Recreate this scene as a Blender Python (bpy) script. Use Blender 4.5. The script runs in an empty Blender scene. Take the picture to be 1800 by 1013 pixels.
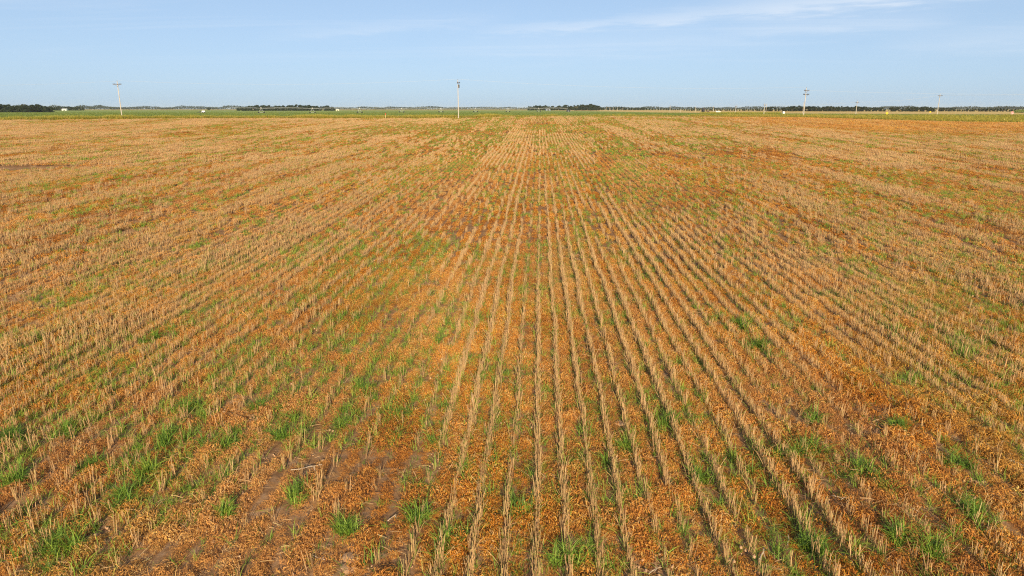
import bpy, bmesh, math, random
import numpy as np
from mathutils import Vector, Matrix, Euler

R = math.radians
random.seed(7)
rng = np.random.default_rng(7)
scene = bpy.context.scene
C = scene.collection

# ------------------------------------------------------------------ camera
PITCH, YAW, CAMZ, FPX = R(14.71), R(2.28), 5.41, 1200.0
cam_d = bpy.data.cameras.new('camera')
cam_d.sensor_width = 36.0
cam_d.lens = 24.0
cam_d.clip_start = 0.1
cam_d.clip_end = 60000
cam = bpy.data.objects.new('camera', cam_d)
cam.location = (0, 0, CAMZ)
cam.rotation_euler = (math.pi / 2 - PITCH, 0, YAW)
C.objects.link(cam)
scene.camera = cam

# ------------------------------------------------------------------ light
SUN_EL = R(20.7)
AZ = R(7.35)                                     # light travels this far left of +Y
sd = Vector((-math.sin(AZ) * math.cos(SUN_EL), math.cos(AZ) * math.cos(SUN_EL), -math.sin(SUN_EL)))
sun_d = bpy.data.lights.new('sun', 'SUN')
sun_d.energy = 5.0
sun_d.angle = R(0.53)
sun_d.color = (1.0, 0.83, 0.56)
sun = bpy.data.objects.new('sun', sun_d)
sun.rotation_euler = sd.to_track_quat('-Z', 'Y').to_euler()
sun.location = (10, -40, 40)
C.objects.link(sun)

world = bpy.data.worlds.new('World')
scene.world = world
world.use_nodes = True
wn, wl = world.node_tree.nodes, world.node_tree.links
wn.clear()
w_out = wn.new('ShaderNodeOutputWorld')
w_bg = wn.new('ShaderNodeBackground')
w_sky = wn.new('ShaderNodeTexSky')
w_sky.sky_type = 'NISHITA'
w_sky.sun_disc = False
w_sky.sun_elevation = SUN_EL
w_sky.sun_rotation = math.pi - AZ
w_sky.altitude = 0
w_sky.air_density = 0.6
w_sky.dust_density = 0.85
w_sky.ozone_density = 2.0
w_bg.inputs['Strength'].default_value = 0.087
# thin cirrus: streaks laid out on a high layer, by sky direction
w_tc = wn.new('ShaderNodeTexCoord')
w_sep = wn.new('ShaderNodeSeparateXYZ')
wl.new(w_tc.outputs['Generated'], w_sep.inputs[0])


def wmath(op, a, b=None):
    n = wn.new('ShaderNodeMath')
    n.operation = op
    for i, v in enumerate((a, b)):
        if v is None:
            continue
        if isinstance(v, (int, float)):
            n.inputs[i].default_value = v
        else:
            wl.new(v, n.inputs[i])
    return n.outputs[0]


zc = wmath('MAXIMUM', w_sep.outputs['Z'], 0.0)
den = wmath('ADD', zc, 0.035)
px_ = wmath('DIVIDE', w_sep.outputs['X'], den)
py_ = wmath('DIVIDE', w_sep.outputs['Y'], den)
w_cmb = wn.new('ShaderNodeCombineXYZ')
wl.new(px_, w_cmb.inputs[0])
wl.new(py_, w_cmb.inputs[1])
w_map = wn.new('ShaderNodeMapping')
w_map.inputs['Rotation'].default_value = (0, 0, R(-16))
w_map.inputs['Scale'].default_value = (0.16, 0.75, 1)
w_map.inputs['Location'].default_value = (0.35, 2.1, 0)
wl.new(w_cmb.outputs[0], w_map.inputs[0])
w_n = wn.new('ShaderNodeTexNoise')
w_n.inputs['Scale'].default_value = 1.0
w_n.inputs['Detail'].default_value = 7
w_n.inputs['Roughness'].default_value = 0.56
w_n.inputs['Distortion'].default_value = 0.6
wl.new(w_map.outputs[0], w_n.inputs['Vector'])
w_rp = wn.new('ShaderNodeValToRGB')
w_rp.color_ramp.elements[0].position = 0.50
w_rp.color_ramp.elements[0].color = (0, 0, 0, 1)
w_rp.color_ramp.elements[1].position = 0.82
w_rp.color_ramp.elements[1].color = (1, 1, 1, 1)
wl.new(w_n.outputs[0], w_rp.inputs[0])
w_h = wn.new('ShaderNodeMapRange')
w_h.inputs['From Min'].default_value = 0.04
w_h.inputs['From Max'].default_value = 0.13
wl.new(w_sep.outputs['Z'], w_h.inputs['Value'])
cl = wmath('MULTIPLY', wmath('MULTIPLY', w_rp.outputs[0], w_h.outputs[0]), 0.6)
# the few longer cirrus streaks: (azimuth from, to, elevation from, to, thickness in degrees, strength)
w_az = wmath('ARCTAN2', w_sep.outputs['X'], w_sep.outputs['Y'])
w_el = wmath('ARCSINE', w_sep.outputs['Z'])
w_c2 = wn.new('ShaderNodeCombineXYZ')
wl.new(wmath('MULTIPLY', w_az, 14.0), w_c2.inputs[0])
wl.new(wmath('MULTIPLY', w_el, 130.0), w_c2.inputs[1])
w_n2 = wn.new('ShaderNodeTexNoise')
w_n2.inputs['Scale'].default_value = 1.0
w_n2.inputs['Detail'].default_value = 6
w_n2.inputs['Roughness'].default_value = 0.62
wl.new(w_c2.outputs[0], w_n2.inputs['Vector'])
w_wob = wmath('MULTIPLY', wmath('SUBTRACT', w_n2.outputs[0], 0.5), R(1.9))
tot = None
for a0, a1, e0, e1, th, st in ((-6, 13, 5.85, 6.75, .36, .6), (6, 36, 6.7, 7.7, .6, .9), (13, 30, 5.45, 5.95, .55, .42),
                               (24, 40, 4.4, 4.6, .8, .34), (-22, -2, 5.2, 7.0, .5, .34), (12, 42, 7.9, 8.4, .6, .6), (-10, 20, 4.6, 5.0, 1.0, .28)):
    t_ = wmath('DIVIDE', wmath('SUBTRACT', w_az, R(a0)), R(a1 - a0))
    bell = wmath('MAXIMUM', wmath('MULTIPLY', wmath('MULTIPLY', t_, wmath('SUBTRACT', 1.0, t_)), 4.0), 0.0)
    line = wmath('ADD', wmath('MULTIPLY', t_, R(e1 - e0)), R(e0))
    dv = wmath('DIVIDE', wmath('SUBTRACT', wmath('ADD', w_el, w_wob), line), R(th))
    ga = wmath('EXPONENT', wmath('MULTIPLY', wmath('MULTIPLY', dv, dv), -1.0))
    v_ = wmath('MULTIPLY', wmath('MULTIPLY', bell, ga), wmath('MULTIPLY', w_n2.outputs[0], st * 1.15))
    tot = v_ if tot is None else wmath('ADD', tot, v_)
cl = wmath('MINIMUM', wmath('ADD', cl, tot), 0.9)
w_tint = wn.new('ShaderNodeMix')
w_tint.data_type = 'RGBA'
w_tint.blend_type = 'MULTIPLY'
w_tint.inputs['Factor'].default_value = 1.0
w_tint.inputs['B'].default_value = (0.98, 1.0, 1.02, 1)
wl.new(w_sky.outputs[0], w_tint.inputs['A'])
w_mix = wn.new('ShaderNodeMix')
w_mix.data_type = 'RGBA'
w_mix.inputs['B'].default_value = (6.6, 7.3, 8.2, 1)
wl.new(cl, w_mix.inputs['Factor'])
w_vf = wn.new('ShaderNodeMapRange')                 # thin even veil, strongest low over the plain
w_vf.inputs['From Min'].default_value = 0.05
w_vf.inputs['From Max'].default_value = 0.6
w_vf.inputs['To Min'].default_value = 0.62
w_vf.inputs['To Max'].default_value = 0.12
wl.new(w_sep.outputs['Z'], w_vf.inputs['Value'])
w_veil = wn.new('ShaderNodeMix')
w_veil.data_type = 'RGBA'
w_veil.inputs['B'].default_value = (4.3, 5.8, 7.55, 1)
wl.new(w_vf.outputs[0], w_veil.inputs['Factor'])
wl.new(w_tint.outputs['Result'], w_veil.inputs['A'])
wl.new(w_veil.outputs['Result'], w_mix.inputs['A'])
wl.new(w_mix.outputs['Result'], w_bg.inputs['Color'])
wl.new(w_bg.outputs[0], w_out.inputs['Surface'])

vs = scene.view_settings
vs.view_transform = 'Standard'
vs.look = 'None'
vs.exposure = 0.47
vs.gamma = 1.0
vs.use_curve_mapping = False
scene.cycles.use_denoising = False
scene.cycles.filter_width = 1.2
scene.cycles.max_bounces = 5
scene.cycles.diffuse_bounces = 3
scene.cycles.volume_bounces = 1


# ------------------------------------------------------------------ terrain and projection
_ty = np.array([-400, 0, 150, 178, 200, 240, 300, 550, 800, 1200, 2000, 3000, 60000.])
_tz = np.array([-2.0, 0, 2.52, 2.96, 3.16, 3.10, 2.85, 2.05, 2.45, 3.0, 3.4, 3.6, 3.6])


def tz(y):
    return np.interp(y, _ty, _tz)


cp, sp = math.cos(PITCH), math.sin(PITCH)
cyw, syw = math.cos(YAW), math.sin(YAW)


def ray(px, py):
    a, b = (px - 900.0), (506.5 - py)
    f = FPX * cp + b * sp
    u = -FPX * sp + b * cp
    x = a * cyw - f * syw
    y = a * syw + f * cyw
    n = math.sqrt(x * x + y * y + u * u)
    return x / n, y / n, u / n


def at(px, py):
    """ground point seen at photo pixel"""
    dx, dy, dz = ray(px, py)
    t, step = 1.0, 0.5
    while t < 30000:
        if CAMZ + dz * t < tz(dy * t):
            lo, hi = t - step, t
            for _ in range(30):
                m = (lo + hi) / 2
                if CAMZ + dz * m < tz(dy * m):
                    hi = m
                else:
                    lo = m
            return Vector((dx * hi, dy * hi, CAMZ + dz * hi))
        step = max(0.5, t * 0.02)
        t += step
    return Vector((dx * t, dy * t, float(tz(dy * t))))


def at_dist(px, D):
    """ground point at horizontal distance D in the direction of photo column px at the horizon"""
    dx, dy, dz = ray(px, 192)
    k = D / math.hypot(dx, dy)
    return Vector((dx * k, dy * k, float(tz(dy * k))))


def proj(p):
    x, y, z = p[0], p[1], p[2] - CAMZ
    a = x * cyw + y * syw
    f = -x * syw + y * cyw
    b = z * cp + f * sp
    d = f * cp - z * sp
    return 900 + FPX * a / d, 506.5 - FPX * b / d


def height_to(p, py):
    lo, hi = 0.0, 80.0
    for _ in range(40):
        m = (lo + hi) / 2
        if proj((p[0], p[1], p[2] + m))[1] > py:
            lo = m
        else:
            hi = m
    return lo


# ------------------------------------------------------------------ noise in numpy
_tab = {}


def vnoise(x, y, seed=0):
    if seed not in _tab:
        _tab[seed] = np.random.default_rng(1000 + seed).random((256, 256))
    T = _tab[seed]
    xi, yi = np.floor(x).astype(int), np.floor(y).astype(int)
    fx, fy = x - xi, y - yi
    fx, fy = fx * fx * (3 - 2 * fx), fy * fy * (3 - 2 * fy)
    a, b = T[xi & 255, yi & 255], T[(xi + 1) & 255, yi & 255]
    c, d = T[xi & 255, (yi + 1) & 255], T[(xi + 1) & 255, (yi + 1) & 255]
    return (a * (1 - fx) + b * fx) * (1 - fy) + (c * (1 - fx) + d * fx) * fy


def fbm(x, y, seed=0, o=3):
    s, a, t = 0, 0.5, 0
    for k in range(o):
        s = s + a * vnoise(x * 2 ** k + 17.3 * k, y * 2 ** k + 5.1 * k, seed + k)
        t += a
        a *= 0.5
    return s / t


def sstep(a, b, v):
    t = np.clip((v - a) / (b - a), 0, 1)
    return t * t * (3 - 2 * t)


# ------------------------------------------------------------------ materials
def rgb(c):
    return (c[0], c[1], c[2], 1)


class Mat:
    """small builder round one Principled material"""

    def __init__(s, name, rough=0.85, spec=0.25):
        s.m = bpy.data.materials.new(name)
        s.m.use_nodes = True
        s.n, s.l = s.m.node_tree.nodes, s.m.node_tree.links
        s.b = s.n['Principled BSDF']
        s.b.inputs['Roughness'].default_value = rough
        s.b.inputs['Specular IOR Level'].default_value = spec

    def node(s, t, **kw):
        n = s.n.new(t)
        for k, v in kw.items():
            if k in n.inputs:
                if hasattr(v, 'is_linked'):
                    s.l.new(v, n.inputs[k])
                else:
                    n.inputs[k].default_value = v
            else:
                setattr(n, k, v)
        return n

    def noise(s, scale, detail=3, rough=0.55, vec=None, sc3=None):
        if vec is None:
            vec = s.n.new('ShaderNodeNewGeometry').outputs['Position']
        if sc3:
            mp = s.n.new('ShaderNodeMapping')
            mp.inputs['Scale'].default_value = sc3
            s.l.new(vec, mp.inputs[0])
            vec = mp.outputs[0]
        n = s.n.new('ShaderNodeTexNoise')
        n.inputs['Scale'].default_value = scale
        n.inputs['Detail'].default_value = detail
        n.inputs['Roughness'].default_value = rough
        s.l.new(vec, n.inputs['Vector'])
        return n.outputs[0]

    def math_vec(s):
        n = s.n.new('ShaderNodeVectorMath')
        n.operation = 'ADD'
        n.inputs[1].default_value = (71.3, 19.7, 5.0)
        s.l.new(s.n.new('ShaderNodeNewGeometry').outputs['Position'], n.inputs[0])
        return n.outputs[0]

    def math(s, op, a, b=None):
        n = s.n.new('ShaderNodeMath')
        n.operation = op
        for i, v in enumerate((a, b)):
            if v is None:
                continue
            if isinstance(v, (int, float)):
                n.inputs[i].default_value = v
            else:
                s.l.new(v, n.inputs[i])
        return n.outputs[0]

    def ramp(s, fac, stops, interp='LINEAR'):
        n = s.n.new('ShaderNodeValToRGB')
        e = n.color_ramp.elements
        n.color_ramp.interpolation = interp
        e[0].position, e[0].color = stops[0][0], rgb(stops[0][1])
        e[1].position, e[1].color = stops[-1][0], rgb(stops[-1][1])
        for p, c in stops[1:-1]:
            k = e.new(p)
            k.color = rgb(c)
        s.l.new(fac, n.inputs[0])
        return n.outputs[0]

    def mix(s, fac, a, b, mode='MIX'):
        n = s.n.new('ShaderNodeMix')
        n.data_type = 'RGBA'
        n.blend_type = mode
        for k, v in (('Factor', fac), ('A', a), ('B', b)):
            if isinstance(v, (int, float)):
                n.inputs[k].default_value = v
            elif isinstance(v, tuple):
                n.inputs[k].default_value = rgb(v)
            else:
                s.l.new(v, n.inputs[k])
        return n.outputs['Result']

    def attr(s, name, typ='GEOMETRY'):
        n = s.n.new('ShaderNodeAttribute')
        n.attribute_type = typ
        n.attribute_name = name
        return n.outputs['Fac']

    def col(s, c):
        if isinstance(c, tuple):
            s.b.inputs['Base Color'].default_value = rgb(c)
        else:
            s.l.new(c, s.b.inputs['Base Color'])
        return s

    def bump(s, h, strength=0.5, dist=0.02):
        n = s.n.new('ShaderNodeBump')
        n.inputs['Strength'].default_value = strength
        n.inputs['Distance'].default_value = dist
        s.l.new(h, n.inputs['Height'])
        s.l.new(n.outputs[0], s.b.inputs['Normal'])
        return s

    def translucent(s, colour, fac):
        t = s.n.new('ShaderNodeBsdfTranslucent')
        s.l.new(colour, t.inputs[0])
        mx = s.n.new('ShaderNodeMixShader')
        mx.inputs[0].default_value = fac
        s.l.new(s.b.outputs[0], mx.inputs[1])
        s.l.new(t.outputs[0], mx.inputs[2])
        s.l.new(mx.outputs[0], s.n['Material Output'].inputs['Surface'])
        return s


def plain(name, c, rough=0.7, spec=0.3, var=0.25, scale=8):
    m = Mat(name, rough, spec)
    oc = m.n.new('ShaderNodeTexCoord').outputs['Object']
    f = m.noise(scale, 4, 0.6, vec=oc)
    a = tuple(v * (1 - var) for v in c)
    b = tuple(min(1, v * (1 + var)) for v in c)
    m.col(m.ramp(f, [(0.3, a), (0.7, b)]))
    return m.m


def frac_mix(m, wi, wg):
    """random value of a blade from its own number, its clump's and the place it grows on"""
    a = m.attr('rnd')
    t = m.attr('tint', 'INSTANCER')
    return m.math('ADD', m.math('MULTIPLY', a, wi), m.math('MULTIPLY', t, wg))


def soil_mat():
    m = Mat('field_soil', 0.95, 0.1)
    n1 = m.noise(0.9, 5, 0.6)
    n2 = m.noise(9.0, 6, 0.65)
    n3 = m.noise(45.0, 4, 0.7)
    base = m.ramp(n1, [(0.3, (0.27, 0.15, 0.08)), (0.55, (0.37, 0.23, 0.135)), (0.75, (0.50, 0.33, 0.21))])
    base = m.mix(m.ramp(n2, [(0.35, (0, 0, 0)), (0.65, (1, 1, 1))]), base, (0.38, 0.19, 0.07))
    base = m.mix(0.75, base, m.ramp(n3, [(0.25, (0.45, 0.45, 0.45)), (0.5, (0.9, 0.9, 0.9)), (0.8, (1.25, 1.2, 1.1))]), 'MULTIPLY')
    dk = m.noise(5.0, 5, 0.7, vec=m.math_vec())
    base = m.mix(m.ramp(dk, [(0.40, (0.65, 0.65, 0.65)), (0.52, (0, 0, 0))]), base, (0.17, 0.085, 0.04))
    m.col(base)
    m.bump(m.math('ADD', n2, m.math('MULTIPLY', n3, 0.6)), 0.5, 0.03)
    return m.m


def straw_mat():
    m = Mat('stubble_straw', 0.62, 0.35)
    f = frac_mix(m, 0.7, 0.3)
    c = m.ramp(f, [(0.0, (0.16, 0.09, 0.04)), (0.18, (0.36, 0.215, 0.09)), (0.45, (0.55, 0.335, 0.155)),
                   (0.72, (0.66, 0.41, 0.195)), (0.87, (0.40, 0.34, 0.11)), (1.0, (0.72, 0.51, 0.30))])
    big = m.noise(0.06, 3, 0.5)
    c = m.mix(m.ramp(big, [(0.35, (0, 0, 0)), (0.7, (0.55, 0.55, 0.55))]), c, (0.66, 0.42, 0.20))
    m.col(c)
    return m.m


def weed_mat():
    m = Mat('dead_weed', 0.8, 0.15)
    f = frac_mix(m, 0.54, 0.46)
    c = m.ramp(f, [(0.0, (0.06, 0.022, 0.01)), (0.2, (0.19, 0.068, 0.018)), (0.36, (0.44, 0.15, 0.025)), (0.52, (0.66, 0.245, 0.032)),
                   (0.66, (0.76, 0.33, 0.045)), (0.78, (0.78, 0.44, 0.10)), (0.88, (0.76, 0.51, 0.24)), (1.0, (0.78, 0.53, 0.09))])
    big = m.noise(0.22, 3, 0.55, sc3=(1, 0.3, 1))
    c = m.mix(m.ramp(big, [(0.42, (0, 0, 0)), (0.66, (0.42, 0.42, 0.42))]), c, (0.70, 0.42, 0.19))
    big2 = m.noise(0.35, 3, 0.55, sc3=(1, 0.2, 1), vec=m.math_vec())
    c = m.mix(m.ramp(big2, [(0.5, (0, 0, 0)), (0.7, (0.3, 0.3, 0.3))]), c, (0.46, 0.38, 0.10))
    m.col(c)
    m.translucent(c, 0.15)
    return m.m


def grass_mat(name, stops):
    m = Mat(name, 0.55, 0.3)
    f = frac_mix(m, 0.7, 0.3)
    oi = m.n.new('ShaderNodeObjectInfo').outputs['Random']
    f = m.math('ADD', m.math('MULTIPLY', f, 0.85), m.math('MULTIPLY', oi, 0.15))
    c = m.ramp(f, stops)
    m.col(c)
    m.translucent(c, 0.25)
    return m.m


M = {}
M['soil'] = soil_mat()
M['straw'] = straw_mat()
M['weed'] = weed_mat()
M['grass'] = grass_mat('volunteer_grass', [(0.0, (0.06, 0.12, 0.022)), (0.28, (0.14, 0.26, 0.03)), (0.54, (0.26, 0.38, 0.045)),
                                           (0.78, (0.42, 0.45, 0.075)), (1.0, (0.60, 0.46, 0.15))])
M['verge'] = grass_mat('verge_grass', [(0.0, (0.13, 0.19, 0.03)), (0.35, (0.30, 0.30, 0.04)), (0.65, (0.52, 0.40, 0.07)), (1.0, (0.68, 0.50, 0.16))])
M['crop'] = grass_mat('green_crop', [(0.0, (0.13, 0.19, 0.045)), (0.5, (0.21, 0.27, 0.06)), (1.0, (0.33, 0.34, 0.09))])
M['leaf'] = grass_mat('tree_leaf', [(0.0, (0.012, 0.024, 0.012)), (0.5, (0.024, 0.044, 0.018)), (1.0, (0.055, 0.075, 0.03))])
M['leaf_pale'] = grass_mat('pale_tree_leaf', [(0.0, (0.07, 0.08, 0.045)), (0.5, (0.12, 0.12, 0.07)), (1.0, (0.20, 0.19, 0.13))])
M['bark'] = plain('bark', (0.09, 0.065, 0.045), 0.9)
M['pole'] = plain('weathered_pole_wood', (0.50, 0.445, 0.375), 0.85, var=0.22)
M['arm'] = plain('dark_crossarm_wood', (0.12, 0.10, 0.09), 0.85)
M['shed'] = plain('dull_shed_metal', (0.20, 0.23, 0.28), 0.6, 0.3, var=0.1)
M['steel'] = plain('galvanised_steel', (0.55, 0.57, 0.58), 0.45, 0.5, var=0.1)
M['dark'] = plain('dark_painted_metal', (0.035, 0.035, 0.045), 0.5, 0.4)
M['rubber'] = plain('black_rubber', (0.02, 0.02, 0.02), 0.9)
M['white'] = plain('white_paint', (0.80, 0.79, 0.76), 0.4, 0.4, var=0.06)
M['cream'] = plain('cream_siding', (0.72, 0.60, 0.42), 0.7, var=0.08)
M['red'] = plain('red_sign_paint', (0.62, 0.03, 0.035), 0.5, var=0.08)
M['yellow'] = plain('yellow_sign_paint', (0.80, 0.52, 0.02), 0.5, var=0.08)
M['post'] = plain('pale_yellow_post', (0.72, 0.60, 0.25), 0.6, var=0.12)
M['glass'] = plain('dark_glass', (0.03, 0.04, 0.05), 0.1, 0.6)
M['wire'] = plain('aluminium_wire', (0.33, 0.34, 0.36), 0.5, 0.5, var=0.1)
M['stalk'] = plain('bleached_stalk', (0.50, 0.39, 0.28), 0.8, 0.2, var=0.35, scale=30)
M['clod'] = plain('soil_clod', (0.47, 0.29, 0.165), 0.95, 0.1, var=0.3, scale=14)


def ground_mat(name, stops, scale, sc3=None, bump=0.3):
    m = Mat(name, 0.95, 0.05)
    n1 = m.noise(scale, 5, 0.6, sc3=sc3)
    n2 = m.noise(scale * 12, 4, 0.7)
    c = m.ramp(m.math('ADD', m.math('MULTIPLY', n1, 0.7), m.math('MULTIPLY', n2, 0.3)), stops)
    m.col(c)
    m.bump(n2, bump, 0.3)
    return m.m


M['g_verge'] = ground_mat('verge_ground', [(0.3, (0.22, 0.21, 0.05)), (0.5, (0.40, 0.31, 0.09)), (0.7, (0.52, 0.38, 0.14))], 0.05)
M['g_crop'] = ground_mat('crop_ground', [(0.3, (0.19, 0.26, 0.06)), (0.5, (0.26, 0.32, 0.08)), (0.7, (0.35, 0.36, 0.11))], 0.02, (0.3, 1, 1))
M['g_wheat'] = ground_mat('ripe_field_ground', [(0.3, (0.50, 0.34, 0.11)), (0.5, (0.62, 0.44, 0.17)), (0.7, (0.70, 0.50, 0.20))], 0.02, (0.3, 1, 1))
M['g_far'] = ground_mat('far_ground', [(0.3, (0.18, 0.20, 0.07)), (0.5, (0.32, 0.27, 0.11)), (0.7, (0.45, 0.34, 0.15))], 0.004)


# ------------------------------------------------------------------ object helpers
def tag(o, label=None, cat=None, group=None, kind=None):
    for k, v in (('label', label), ('category', cat), ('group', group), ('kind', kind)):
        if v:
            o[k] = v
    return o


def link(name, me, mat=None, parent=None, loc=None, rz=0):
    o = bpy.data.objects.new(name, me)
    C.objects.link(o)
    if mat is not None:
        me.materials.append(mat)
    if parent:
        o.parent = parent
    if loc is not None:
        o.location = loc
    o.rotation_euler[2] = rz
    return o


def empty(name, loc, rz=0):
    o = bpy.data.objects.new(name, None)
    o.empty_display_size = 0.2
    C.objects.link(o)
    o.location = loc
    o.rotation_euler[2] = rz
    return o


def copy_tree(o, parent=None):
    c = o.copy()
    C.objects.link(c)
    c.parent = parent
    for ch in list(o.children):
        copy_tree(ch, c)
    return c


class MB:
    def __init__(s):
        s.v, s.f = [], []

    def box(s, c, size, rz=0, rx=0):
        m = Matrix.Rotation(rz, 3, 'Z') @ Matrix.Rotation(rx, 3, 'X')
        b = len(s.v)
        for x in (-.5, .5):
            for y in (-.5, .5):
                for z in (-.5, .5):
                    s.v.append(Vector(c) + m @ Vector((x * size[0], y * size[1], z * size[2])))
        for q in ((0, 1, 3, 2), (4, 6, 7, 5), (0, 4, 5, 1), (2, 3, 7, 6), (0, 2, 6, 4), (1, 5, 7, 3)):
            s.f.append(tuple(b + i for i in q))
        return s

    def tube(s, p, q, r0, r1=None, n=8, cap=True):
        r1 = r0 if r1 is None else r1
        p, q = Vector(p), Vector(q)
        d = (q - p).normalized()
        u = d.orthogonal().normalized()
        w = d.cross(u)
        b = len(s.v)
        for k in range(n):
            a = 2 * math.pi * k / n
            e = u * math.cos(a) + w * math.sin(a)
            s.v.append(p + e * r0)
            s.v.append(q + e * r1)
        for k in range(n):
            j = (k + 1) % n
            s.f.append((b + 2 * k, b + 2 * j, b + 2 * j + 1, b + 2 * k + 1))
        if cap:
            s.f.append(tuple(b + 2 * k for k in range(n))[::-1])
            s.f.append(tuple(b + 2 * k + 1 for k in range(n)))
        return s

    def path(s, pts, r, n=5):
        for a, b in zip(pts[:-1], pts[1:]):
            s.tube(a, b, r, n=n, cap=False)
        return s

    def prism(s, prof, axis_len, axis='x', off=0.0):
        """profile (u,z) extruded along x (u=y) or y (u=x), centred"""
        b = len(s.v)
        n = len(prof)
        for e in (-axis_len / 2 + off, axis_len / 2 + off):
            for u, z in prof:
                s.v.append(Vector((e, u, z)) if axis == 'x' else Vector((u, e, z)))
        s.f.append(tuple(range(b, b + n)))
        s.f.append(tuple(range(b + n, b + 2 * n))[::-1])
        for k in range(n):
            j = (k + 1) % n
            s.f.append((b + k, b + n + k, b + n + j, b + j))
        return s

    def mesh(s, name, smooth=False):
        me = bpy.data.meshes.new(name)
        me.from_pydata([tuple(v) for v in s.v], [], s.f)
        me.validate()
        bm = bmesh.new()
        bm.from_mesh(me)
        bmesh.ops.recalc_face_normals(bm, faces=bm.faces)
        bm.to_mesh(me)
        bm.free()
        if smooth:
            me.polygons.foreach_set('use_smooth', [True] * len(me.polygons))
        return me

    def build(s, name, mat, parent=None, loc=None, smooth=False):
        return link(name, s.mesh(name, smooth), mat, parent, loc)


def np_mesh(name, V, F, rnd=None, mat=None):
    """V (n,3), F (m,4) int quads"""
    me = bpy.data.meshes.new(name)
    n, m = len(V), len(F)
    k = F.shape[1]
    me.vertices.add(n)
    me.vertices.foreach_set('co', np.ascontiguousarray(V, dtype=np.float32).ravel())
    me.loops.add(m * k)
    me.loops.foreach_set('vertex_index', np.ascontiguousarray(F, dtype=np.int32).ravel())
    me.polygons.add(m)
    me.polygons.foreach_set('loop_start', np.arange(0, m * k, k, dtype=np.int32))
    me.polygons.foreach_set('loop_total', np.full(m, k, dtype=np.int32))
    if rnd is not None:
        a = me.attributes.new('rnd', 'FLOAT', 'POINT')
        a.data.foreach_set('value', np.ascontiguousarray(rnd, dtype=np.float32))
    me.update(calc_edges=True)
    if mat:
        me.materials.append(mat)
    return me


# ------------------------------------------------------------------ the setting: sheets of ground
def interp_line(pix):
    pts = [at(a, b) for a, b in pix]
    xs = np.array([p.x for p in pts])
    ys = np.array([p.y for p in pts])
    o = np.argsort(xs)
    return xs[o], ys[o]


EX, EY = interp_line([(-260, 213), (0, 211.6), (80, 211.4), (230, 210.4), (300, 209.6), (600, 209), (830, 207.6), (900, 206.2),
                      (1000, 205.7), (1150, 205.7), (1300, 207), (1420, 208), (1560, 212), (1680, 215.5), (1800, 217), (2060, 219)])


def edge(x):
    return np.interp(x, EX, EY)


def verge_w(x):
    return np.interp(x, [-150, -100, -40, -12, 0, 25, 45, 75, 110, 160], [5, 6, 7, 5, 2, 2, 8, 32, 55, 60])


GX = np.array([-3000, -600, 0, 90, 140, 175, 220, 3000])
GYv = np.array([1250, 1250, 1150, 760, 420, 280, 262, 255])


def crop_far(x):
    return np.maximum(np.interp(x, GX, GYv), edge(x) + verge_w(x) + 3)


def strip_sheet(name, xs, y0f, y1f, ny, mat, off=0.0, relief=None, curve=1.0):
    nx = len(xs)
    y0, y1 = y0f(xs), y1f(xs)
    t = np.linspace(0, 1, ny) ** curve
    X = np.repeat(xs[:, None], ny, 1)
    Y = y0[:, None] + (y1 - y0)[:, None] * t[None, :]
    Z = tz(Y) + off
    if relief is not None:
        Z = Z + relief(X, Y)
    V = np.stack([X, Y, Z], -1).reshape(-1, 3)
    i = np.arange(nx - 1)[:, None] * ny + np.arange(ny - 1)[None, :]
    F = np.stack([i, i + ny, i + ny + 1, i + 1], -1).reshape(-1, 4)
    me = np_mesh(name, V, F, None, mat)
    me.polygons.foreach_set('use_smooth', [True] * len(me.polygons))
    return tag(link(name, me), kind='structure')


def relief(X, Y):
    near = np.exp(-np.hypot(X, Y - 8) / 40)
    r = 0.10 * (fbm(X / 1.6, Y / 2.2, 3) - 0.5) + 0.05 * (fbm(X / 0.35, Y / 0.4, 9) - 0.5)
    r += 0.02 * np.cos(2 * math.pi * X / 0.38)
    return r * near + 0.25 * (fbm(X / 30, Y / 45, 5, 2) - 0.5) * sstep(20, 60, Y)


def gz(X, Y):
    return tz(Y) + relief(X, Y)


xs_f = np.concatenate([-np.geomspace(330, 14, 70)[:-1], np.arange(-14, 14.01, 0.095), np.geomspace(14, 330, 70)[1:]])
ny_f = 330


def field_sheet():
    nx = len(xs_f)
    yy = np.concatenate([np.linspace(-40, 5, 12)[:-1], np.arange(5, 22, 0.095), np.geomspace(22, 1000, 110)])
    yn = yy[:-1]
    ye = edge(xs_f)
    t = (yn - yn[0]) / (yn[-1] - yn[0])
    Y = np.minimum(yn[None, :], 1e9).repeat(nx, 0)
    # beyond 60 m follow the edge of the field
    k = np.searchsorted(yn, 60)
    tt = (yn[k:] - yn[k]) / (yn[-1] - yn[k])
    tt = np.linspace(0, 1, len(yn) - k)
    Y[:, k:] = yn[k] + (ye[:, None] - yn[k]) * tt[None, :] ** 1.3
    X = xs_f[:, None].repeat(Y.shape[1], 1)
    Z = gz(X, Y) - 0.10 * sstep(22, 50, np.hypot(X, Y))
    ny = Y.shape[1]
    V = np.stack([X, Y, Z], -1).reshape(-1, 3)
    i = np.arange(nx - 1)[:, None] * ny + np.arange(ny - 1)[None, :]
    F = np.stack([i, i + ny, i + ny + 1, i + 1], -1).reshape(-1, 4)
    me = np_mesh('stubble_field_soil', V, F, None, M['soil'])
    me.polygons.foreach_set('use_smooth', [True] * len(me.polygons))
    return tag(link('field_ground', me), kind='structure')


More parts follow.
